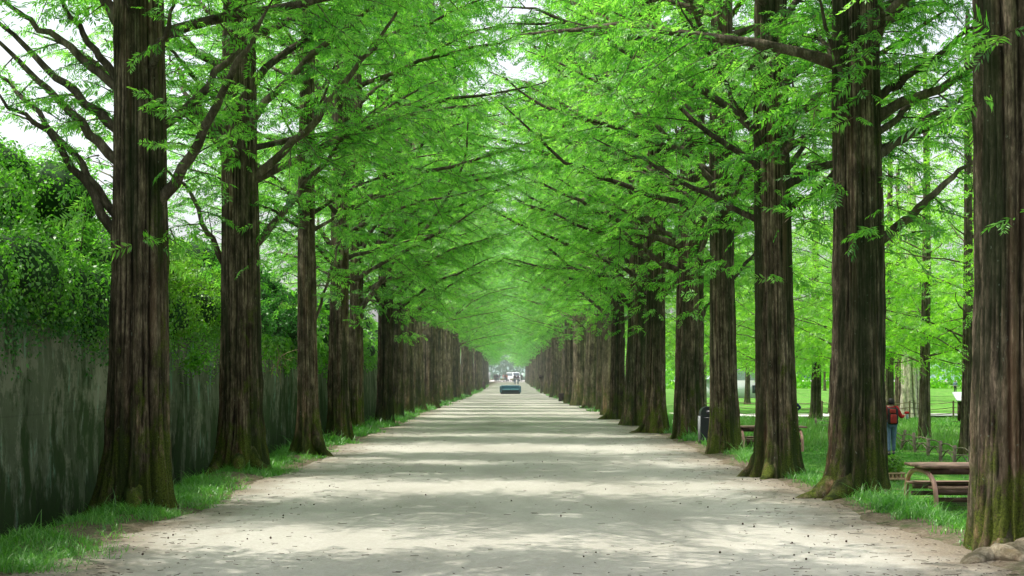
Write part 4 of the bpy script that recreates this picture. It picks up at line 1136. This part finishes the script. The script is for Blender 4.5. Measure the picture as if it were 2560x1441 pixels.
def figure(arms=None, stride=0.0):
    J = {'pelvis': ((0, 0, 0.93), (0.15, 0.115)), 'waist': ((0, 0, 1.08), (0.125, 0.095)), 'chest': ((0, 0, 1.27), (0.155, 0.11)),
         'neck': ((0, 0.0, 1.41), 0.055), 'jaw': ((0, 0.012, 1.465), (0.062, 0.07)), 'skull': ((0, 0.005, 1.54), (0.076, 0.09)), 'top': ((0, -0.005, 1.60), (0.06, 0.07))}
    E = [('pelvis', 'waist'), ('waist', 'chest'), ('chest', 'neck'), ('neck', 'jaw'), ('jaw', 'skull'), ('skull', 'top')]
    arms = arms or {}
    for s, n in ((-1, 'l'), (1, 'r')):
        el, wr, ha = arms.get(n, ((s * 0.235, -0.03, 1.07), (s * 0.235, 0.05, 0.84), (s * 0.23, 0.075, 0.76)))
        J['sh' + n] = ((s * 0.165, 0, 1.345), 0.06); J['el' + n] = (el, 0.042); J['wr' + n] = (wr, 0.028); J['ha' + n] = (ha, (0.036, 0.022))
        f = s * stride
        J['hip' + n] = ((s * 0.085, 0, 0.87), 0.088); J['kn' + n] = ((s * 0.09, f * 0.6 + 0.02, 0.48), 0.058)
        J['an' + n] = ((s * 0.09, f - 0.02, 0.085), 0.040); J['to' + n] = ((s * 0.10, f + 0.12, 0.035), 0.036)
        E += [('chest', 'sh' + n), ('sh' + n, 'el' + n), ('el' + n, 'wr' + n), ('wr' + n, 'ha' + n), ('pelvis', 'hip' + n), ('hip' + n, 'kn' + n), ('kn' + n, 'an' + n), ('an' + n, 'to' + n)]
    return J, E


def grow(J, E, keep, extra):
    k = set(keep)
    jj = {n: (p, tuple(x + extra for x in r) if isinstance(r, tuple) else r + extra) for n, (p, r) in J.items() if n in k}
    return jj, [e for e in E if e[0] in k and e[1] in k]


def lerp(a, b, t): return tuple(x + (y - x) * t for x, y in zip(a, b))


def fingers(g, hand, wrist):
    """five separate tapering fingers and the thumb's side placement"""
    h, w = np.array(hand, float), np.array(wrist, float); d = norm(h - w)
    s = norm(np.cross(d, (0.2, 1, 0.1))); nrm = np.cross(d, s)
    for k, l in enumerate((0.070, 0.080, 0.075, 0.058)):
        b = h + s * (-0.027 + 0.018 * k) + d * 0.015
        q = [b, b + d * l * 0.45 + nrm * 0.006, b + d * l * 0.75 + nrm * 0.022, b + d * l * 0.88 + nrm * 0.040]
        g.tube(q, [0.009, 0.0085, 0.0075, 0.004], 6)
    b = h - s * 0.03 - d * 0.02
    g.tube([b, b - s * 0.025 + d * 0.03, b - s * 0.028 + d * 0.055 + nrm * 0.015], [0.011, 0.009, 0.005], 6)


def make_person(label, loc, rz, jacket, trousers, arms=None, stride=0.0, group=None, scale=1.0, hairm=None, detail=True):
    t = empty('person', loc, rz, label, 'person', group); t.scale = (scale,) * 3
    J, E = figure(arms, stride)
    bm_ = skin_mesh('body', J, E); g = Geo()
    for n in 'lr': fingers(g, J['ha' + n][0], J['wr' + n][0])
    if detail:      # ears, nose, eyes
        for s in (-1, 1):
            g.tube([(s * 0.072, 0.0, 1.505), (s * 0.086, -0.008, 1.525), (s * 0.078, -0.012, 1.55)], [0.008, 0.014, 0.009], 6)
        g.tube([(0, 0.085, 1.55), (0, 0.10, 1.525), (0, 0.104, 1.515), (0, 0.08, 1.505)], [0.007, 0.011, 0.013, 0.006], 6)
    fm = g.mesh('fingers', None, True, False)
    b = bmesh.new(); b.from_mesh(bm_); b.from_mesh(fm); bm2 = bpy.data.meshes.new('body'); b.to_mesh(bm2); b.free()
    for p in bm2.polygons: p.use_smooth = True
    obj('body', bm2, SKIN, t)
    up = ['pelvis', 'waist', 'chest', 'shl', 'shr', 'ell', 'elr', 'wrl', 'wrr']
    jj, ee = grow(J, E, up, 0.018)
    for n in 'lr': jj['wr' + n] = (lerp(J['el' + n][0], J['wr' + n][0], 0.86), 0.042)
    jj['collar'] = ((0, 0, 1.39), 0.072); ee.append(('chest', 'collar'))
    obj('jacket', skin_mesh('jacket', jj, ee), jacket, t)
    jj, ee = grow(J, E, ['pelvis', 'hipl', 'hipr', 'knl', 'knr', 'anl', 'anr'], 0.017)
    jj['pelvis'] = ((0, 0, 0.94), (0.155, 0.12))
    obj('trousers', skin_mesh('trousers', jj, ee), trousers, t)
    g = Geo(); n1, n2 = 9, 14
    ph = np.linspace(0.03, 2.0, n1); th = np.linspace(0, 2 * np.pi, n2, endpoint=False); PH, TH = np.meshgrid(ph, th, indexing='ij')
    face = np.clip(np.sin(TH), 0, 1) * (PH > 1.1)
    v = np.stack([0.094 * np.sin(PH) * np.cos(TH), (0.112 - 0.035 * face) * np.sin(PH) * np.sin(TH) - 0.010, 1.535 + 0.098 * np.cos(PH) - np.where(np.sin(TH) < 0.2, 0.05 * (PH > 1.4), 0)], -1)
    i = np.arange(n1 - 1)[:, None] * n2; j = np.arange(n2)[None, :]; jj2 = (j + 1) % n2
    g.add(v, np.stack(np.broadcast_arrays(i + j, i + n2 + j, i + n2 + jj2, i + jj2), -1))
    obj('hair', g.mesh('hair', hairm or HAIR, True), hairm or HAIR, t)
    for n in 'lr':
        x, y, z = J['an' + n][0]
        bevel_box('shoe', (x, y + 0.07, 0.04), (0.095, 0.27, 0.085), BLACK, t, 0.035)
    return t

RED = simple('red_jacket', (0.38, 0.016, 0.022), 0.7, var=0.2, scale=14); DENIM = simple('blue_jeans', (0.10, 0.16, 0.24), 0.8, var=0.2)
NAVY = simple('navy_jacket', (0.015, 0.03, 0.13), 0.7); DARK = simple('dark_cloth', (0.02, 0.022, 0.03), 0.8)
PURP = simple('mauve_cloth', (0.20, 0.12, 0.18), 0.8); PINK = simple('pink_cloth', (0.55, 0.28, 0.30), 0.8); PALE = simple('pale_cloth', (0.6, 0.6, 0.62), 0.8); ORNG = simple('coral_cloth', (0.6, 0.18, 0.1), 0.8)
hx, hy_ = 10.82, 43.0; hz = float(gh(hx, hy_))
hk = make_person('hiker in a red jacket and blue jeans walking away, wearing a backpack', (hx, hy_, hz + 0.0), 0.0, RED, DENIM,
                 {'r': ((0.30, 0.02, 1.08), (0.42, 0.13, 1.13), (0.475, 0.16, 1.15)), 'l': ((-0.29, -0.02, 1.08), (-0.26, 0.16, 1.0), (-0.25, 0.23, 0.99))}, 0.10)
BPB = simple('pack_black', (0.02, 0.016, 0.018), 0.7); BPR = simple('pack_red', (0.30, 0.025, 0.02), 0.7)
bp = empty('backpack', (hx, hy_ - 0.20, hz + 1.12), 0, 'black and red backpack on the back of the hiker', 'backpack')
bevel_box('pack_body', (0, 0.0, 0.0), (0.30, 0.17, 0.47), BPB, bp, 0.06)
bevel_box('front_pocket', (0, -0.10, -0.08), (0.17, 0.07, 0.26), BPR, bp, 0.03)
bevel_box('top_pocket', (-0.02, -0.085, 0.14), (0.17, 0.06, 0.12), BPR, bp, 0.028)
for x in (-1, 1):
    g = Geo(); g.tube(smooth_poly([(x * 0.11, 0.08, 0.20), (x * 0.13, 0.20, 0.295), (x * 0.13, 0.33, 0.20), (x * 0.15, 0.34, 0.0), (x * 0.15, 0.10, -0.18)], 12), 0.018, 6)
    obj('strap', g.mesh('strap', BPB, True), BPB, bp)
wb = empty('water_bottle', (hx + 0.505, hy_ + 0.16, hz + 1.05), 0, 'small clear bottle with red top held in the hand of the hiker', 'bottle')
g = Geo(); g.tube([(0, 0, -0.02), (0, 0, -0.019), (0, 0, 0.10), (0, 0, 0.13)], [0.0, 0.036, 0.036, 0.02], 12); obj('bottle_body', g.mesh('bottle_body', simple('bottle_blue', (0.45, 0.6, 0.65), 0.15)), None, wb)
bevel_box('bottle_top', (-0.01, 0, 0.155), (0.13, 0.10, 0.075), RED, wb, 0.03)
bx_ = (1972 - CX) / FPX * 58
make_person('person in navy, hidden behind the moss-patched trunk but for one elbow', (bx_, 58, float(gh(bx_, 58))), 0.2, NAVY, DARK,
            {'r': ((0.47, -0.05, 1.10), (0.22, 0.08, 0.95), (0.16, 0.10, 0.95)), 'l': ((-0.42, -0.05, 1.08), (-0.22, 0.08, 0.95), (-0.16, 0.10, 0.95))})
fx = (2388 - CX) / FPX * 190
make_person('tiny far walker in blue-grey beyond the information board', (fx, 190, float(gh(fx, 190)) + 0.0), 2.8, simple('grey_blue_cloth', (0.16, 0.22, 0.30), 0.8), DARK, None, 0.12, detail=False)
WALK = 'people walking on the path'
make_person('walker in dark top and shorts, left of the pair in front of the van', ((1287 - CX) / FPX * 250, 250, 0.02), math.pi, DARK, DENIM, None, 0.14, WALK, 1.02, detail=False)
make_person('walker in brown and pink, right of the pair in front of the van', ((1295 - CX) / FPX * 250, 250.6, 0.02), math.pi, PURP, DENIM, None, 0.10, WALK, 1.0, detail=False)
CROWD = 'people gathered at the far end of the avenue'
for px, Y, rz, jm, tm, st, lab in [(1237.5, 338, 2.9, DARK, DARK, 0.05, 'person in black at the left end of the far group'), (1241, 341, 0.4, NAVY, DARK, 0.0, 'person in navy second in the far group beside the dark trunk'),
                               (1244.5, 339, 2.2, DARK, DENIM, 0.1, 'person in dark jacket and blue trousers in the far group'), (1249, 337, 1.2, PURP, PALE, 0.15, 'person in mauve striding in the far group'),
                               (1259, 342, 3.0, PINK, PALE, 0.0, 'person in pink near the middle of the far group'), (1262.5, 336, 1.9, DARK, DENIM, 0.2, 'dark-jacketed person striding past the far tables'),
                               (1266.5, 340, 3.6, ORNG, DARK, 0.05, 'person in coral top left of the white van'), (1304, 337, 3.1, DARK, DARK, 0.0, 'person in black right of the white van')]:
    make_person(lab, ((px - CX) / FPX * Y, Y, 0.12), rz, jm, tm, None, st, CROWD, 1.03, detail=False)

# ------------------------------------------------------------------ far end: van, tables, parasol, banner
VWHITE = simple('van_white', (0.78, 0.80, 0.84), 0.3, var=0.04, spec=0.5); GLASS = simple('van_glass', (0.10, 0.13, 0.18), 0.12, var=0.1, spec=0.7); TYRE = simple('tyre', (0.02, 0.02, 0.02), 0.8)
LAMP = simple('lamp_glass', (0.7, 0.72, 0.75), 0.15)
v = empty('white_van', ((1284.5 - CX) / FPX * 352, 353, 0.12), 0, 'white passenger van parked across the far end of the path', 'van')
v.rotation_euler = (0, 0, R(-68))
prism('van_body', [(-2.4, 0.35), (2.35, 0.35), (2.45, 0.6), (2.4, 1.0), (1.85, 1.25), (1.35, 2.0), (1.1, 2.12), (-2.3, 2.12), (-2.42, 1.9)], -0.9, 0.9, VWHITE, v, 0.06)
g = Geo(); g.add([(1.84, -0.74, 1.31), (1.84, 0.74, 1.31), (1.40, 0.68, 1.97), (1.40, -0.68, 1.97)], [(0, 1, 2, 3)]); g.v[0][:, 0] += 0.045; obj('windscreen', g.mesh('windscreen', GLASS), GLASS, v)
for s in (-1, 1):
    for a, c in ((-2.15, -1.2), (-1.1, -0.15), (-0.05, 0.75), (0.85, 1.4)):
        g = Geo(); g.add([(a, s * 0.915, 1.28), (c, s * 0.915, 1.28), (c if c < 1 else 1.15, s * 0.915, 1.88), (a, s * 0.915, 1.88)], [(0, 1, 2, 3)]); obj('window', g.mesh('window', GLASS), GLASS, v)
    bevel_box('headlight', (2.40, s * 0.66, 0.82), (0.10, 0.30, 0.18), LAMP, v, 0.02)
    for x in (-1.5, 1.55):
        g = Geo(); g.tube([(x, s * 0.72, 0.33), (x, s * 0.73, 0.33), (x, s * 0.92, 0.33), (x, s * 0.93, 0.33)], [0.0, 0.33, 0.33, 0.2], 18); obj('wheel', g.mesh('wheel', TYRE), TYRE, v)
bevel_box('bumper', (2.44, 0, 0.48), (0.14, 1.7, 0.2), VWHITE, v, 0.04)
TAN = simple('tan_table', (0.33, 0.26, 0.12), 0.7)
for px, lab in ((1256.5, 'tan table left of the white van among the far group'), (1280, 'tan table in front of the white van')):
    t = empty('folding_table', ((px - CX) / FPX * 334, 334, 0.02), 0, lab, 'table', 'tables at the far end')
    g = Geo(); g.box((0, 0, 0.74), (0.9, 0.6, 0.05)); obj('table_top', g.mesh('table_top', TAN), TAN, t)
    g = Geo(); g.box((0, -0.29, 0.54), (0.88, 0.02, 0.36)); obj('cloth_front', g.mesh('cloth_front', TAN), TAN, t)
    for x in (-0.4, 0.4):
        for y in (-0.25, 0.25):
            g = Geo(); g.box((x, y, 0.36), (0.05, 0.05, 0.72)); obj('leg', g.mesh('leg', BINWOOD), BINWOOD, t)
ps = empty('parasol', ((1308 - CX) / FPX * 356, 356, 0.12), 0, 'pale green pointed parasol right of the white van', 'parasol')
g = Geo(); g.tube([(0, 0, 2.1), (0, 0, 1.75), (0, 0, 1.1), (0, 0, 1.05)], [0.01, 0.28, 0.85, 0.84], 10); obj('canopy', g.mesh('canopy', simple('parasol_green', (0.5, 0.7, 0.55), 0.8)), None, ps)
g = Geo(); g.tube([(0, 0, 0), (0, 0, 2.1)], 0.03, 6); obj('pole', g.mesh('pole', BINWOOD), BINWOOD, ps)
bn = empty('banner', ((1223 - CX) / FPX * 350, 350, 0.12), 0, 'tall pale banner between the far trunks along the wall', 'banner')
g = Geo(); g.box((0, 0, 1.25), (0.62, 0.03, 1.7)); obj('panel', g.mesh('panel', WHITE), WHITE, bn)
g = Geo()
for x in (-0.28, 0.28): g.tube([(x, 0.03, 0), (x, 0.03, 2.1)], 0.025, 6)
obj('frame', g.mesh('frame', GREY), GREY, bn)

# thin summer haze filling the avenue beyond the nearest trees
hm = M('haze_air')
vs_ = hm.n('ShaderNodeVolumeScatter', {'Color': (0.92, 1.0, 0.95), 'Density': 0.0012, 'Anisotropy': 0.25})
hm.nt.links.new(vs_.outputs[0], hm.out.inputs['Volume'])
g = Geo(); g.box((0, 240, 14), (20, 400, 34))
hz_o = tag(obj('haze', g.mesh('haze', hm.m), hm.m), 'thin pale haze hanging between the far rows of the avenue', 'haze', kind='stuff')

# ------------------------------------------------------------------ camera, light, world
cam = bpy.data.cameras.new('camera'); co = bpy.data.objects.new('camera', cam); COL.objects.link(co)
co.location = (0, 0, CAMH); co.rotation_euler = (R(90), 0, 0)
cam.sensor_width = 36; cam.lens = FPX / 2560 * 36
cam.shift_x = -(CX - 1280) / 2560; cam.shift_y = (HY - 720.5) / 2560
cam.clip_start = 0.1; cam.clip_end = 5000
sc.camera = co

EL, AZ = R(66), R(6)          # sun high over the wall side, a little ahead of the viewer
sv = Vector((-math.cos(EL) * math.cos(AZ), math.cos(EL) * math.sin(AZ), math.sin(EL)))
sun = bpy.data.lights.new('sun', 'SUN'); sun.energy = 5.0; sun.angle = R(0.38); sun.color = (1.0, 0.95, 0.86)
so = bpy.data.objects.new('sun', sun); COL.objects.link(so); so.rotation_euler = (-sv).to_track_quat('-Z', 'Y').to_euler()

w = bpy.data.worlds.new('World'); sc.world = w; w.use_nodes = True
nt = w.node_tree; bg = nt.nodes['Background']
sky = nt.nodes.new('ShaderNodeTexSky'); sky.sky_type = 'NISHITA'; sky.sun_disc = False
sky.sun_elevation = EL; sky.sun_rotation = math.atan2(sv.x, sv.y); sky.air_density = 1.0; sky.dust_density = 4.0; sky.ozone_density = 1.0
hs = nt.nodes.new('ShaderNodeHueSaturation'); hs.inputs['Saturation'].default_value = 0.3; hs.inputs['Value'].default_value = 2.05
nt.links.new(sky.outputs[0], hs.inputs['Color']); nt.links.new(hs.outputs[0], bg.inputs['Color'])
bg.inputs['Strength'].default_value = 0.15

sc.view_settings.view_transform = 'Standard'; sc.view_settings.look = 'None'; sc.view_settings.exposure = 0
cy = sc.cycles
cy.volume_bounces = 0; cy.max_bounces = 8; cy.diffuse_bounces = 4; cy.glossy_bounces = 2; cy.transmission_bounces = 5; cy.transparent_max_bounces = 4
cy.caustics_reflective = False; cy.caustics_refractive = False
cy.use_denoising = True
try: cy.denoiser = 'OPENIMAGEDENOISE'
except Exception: pass
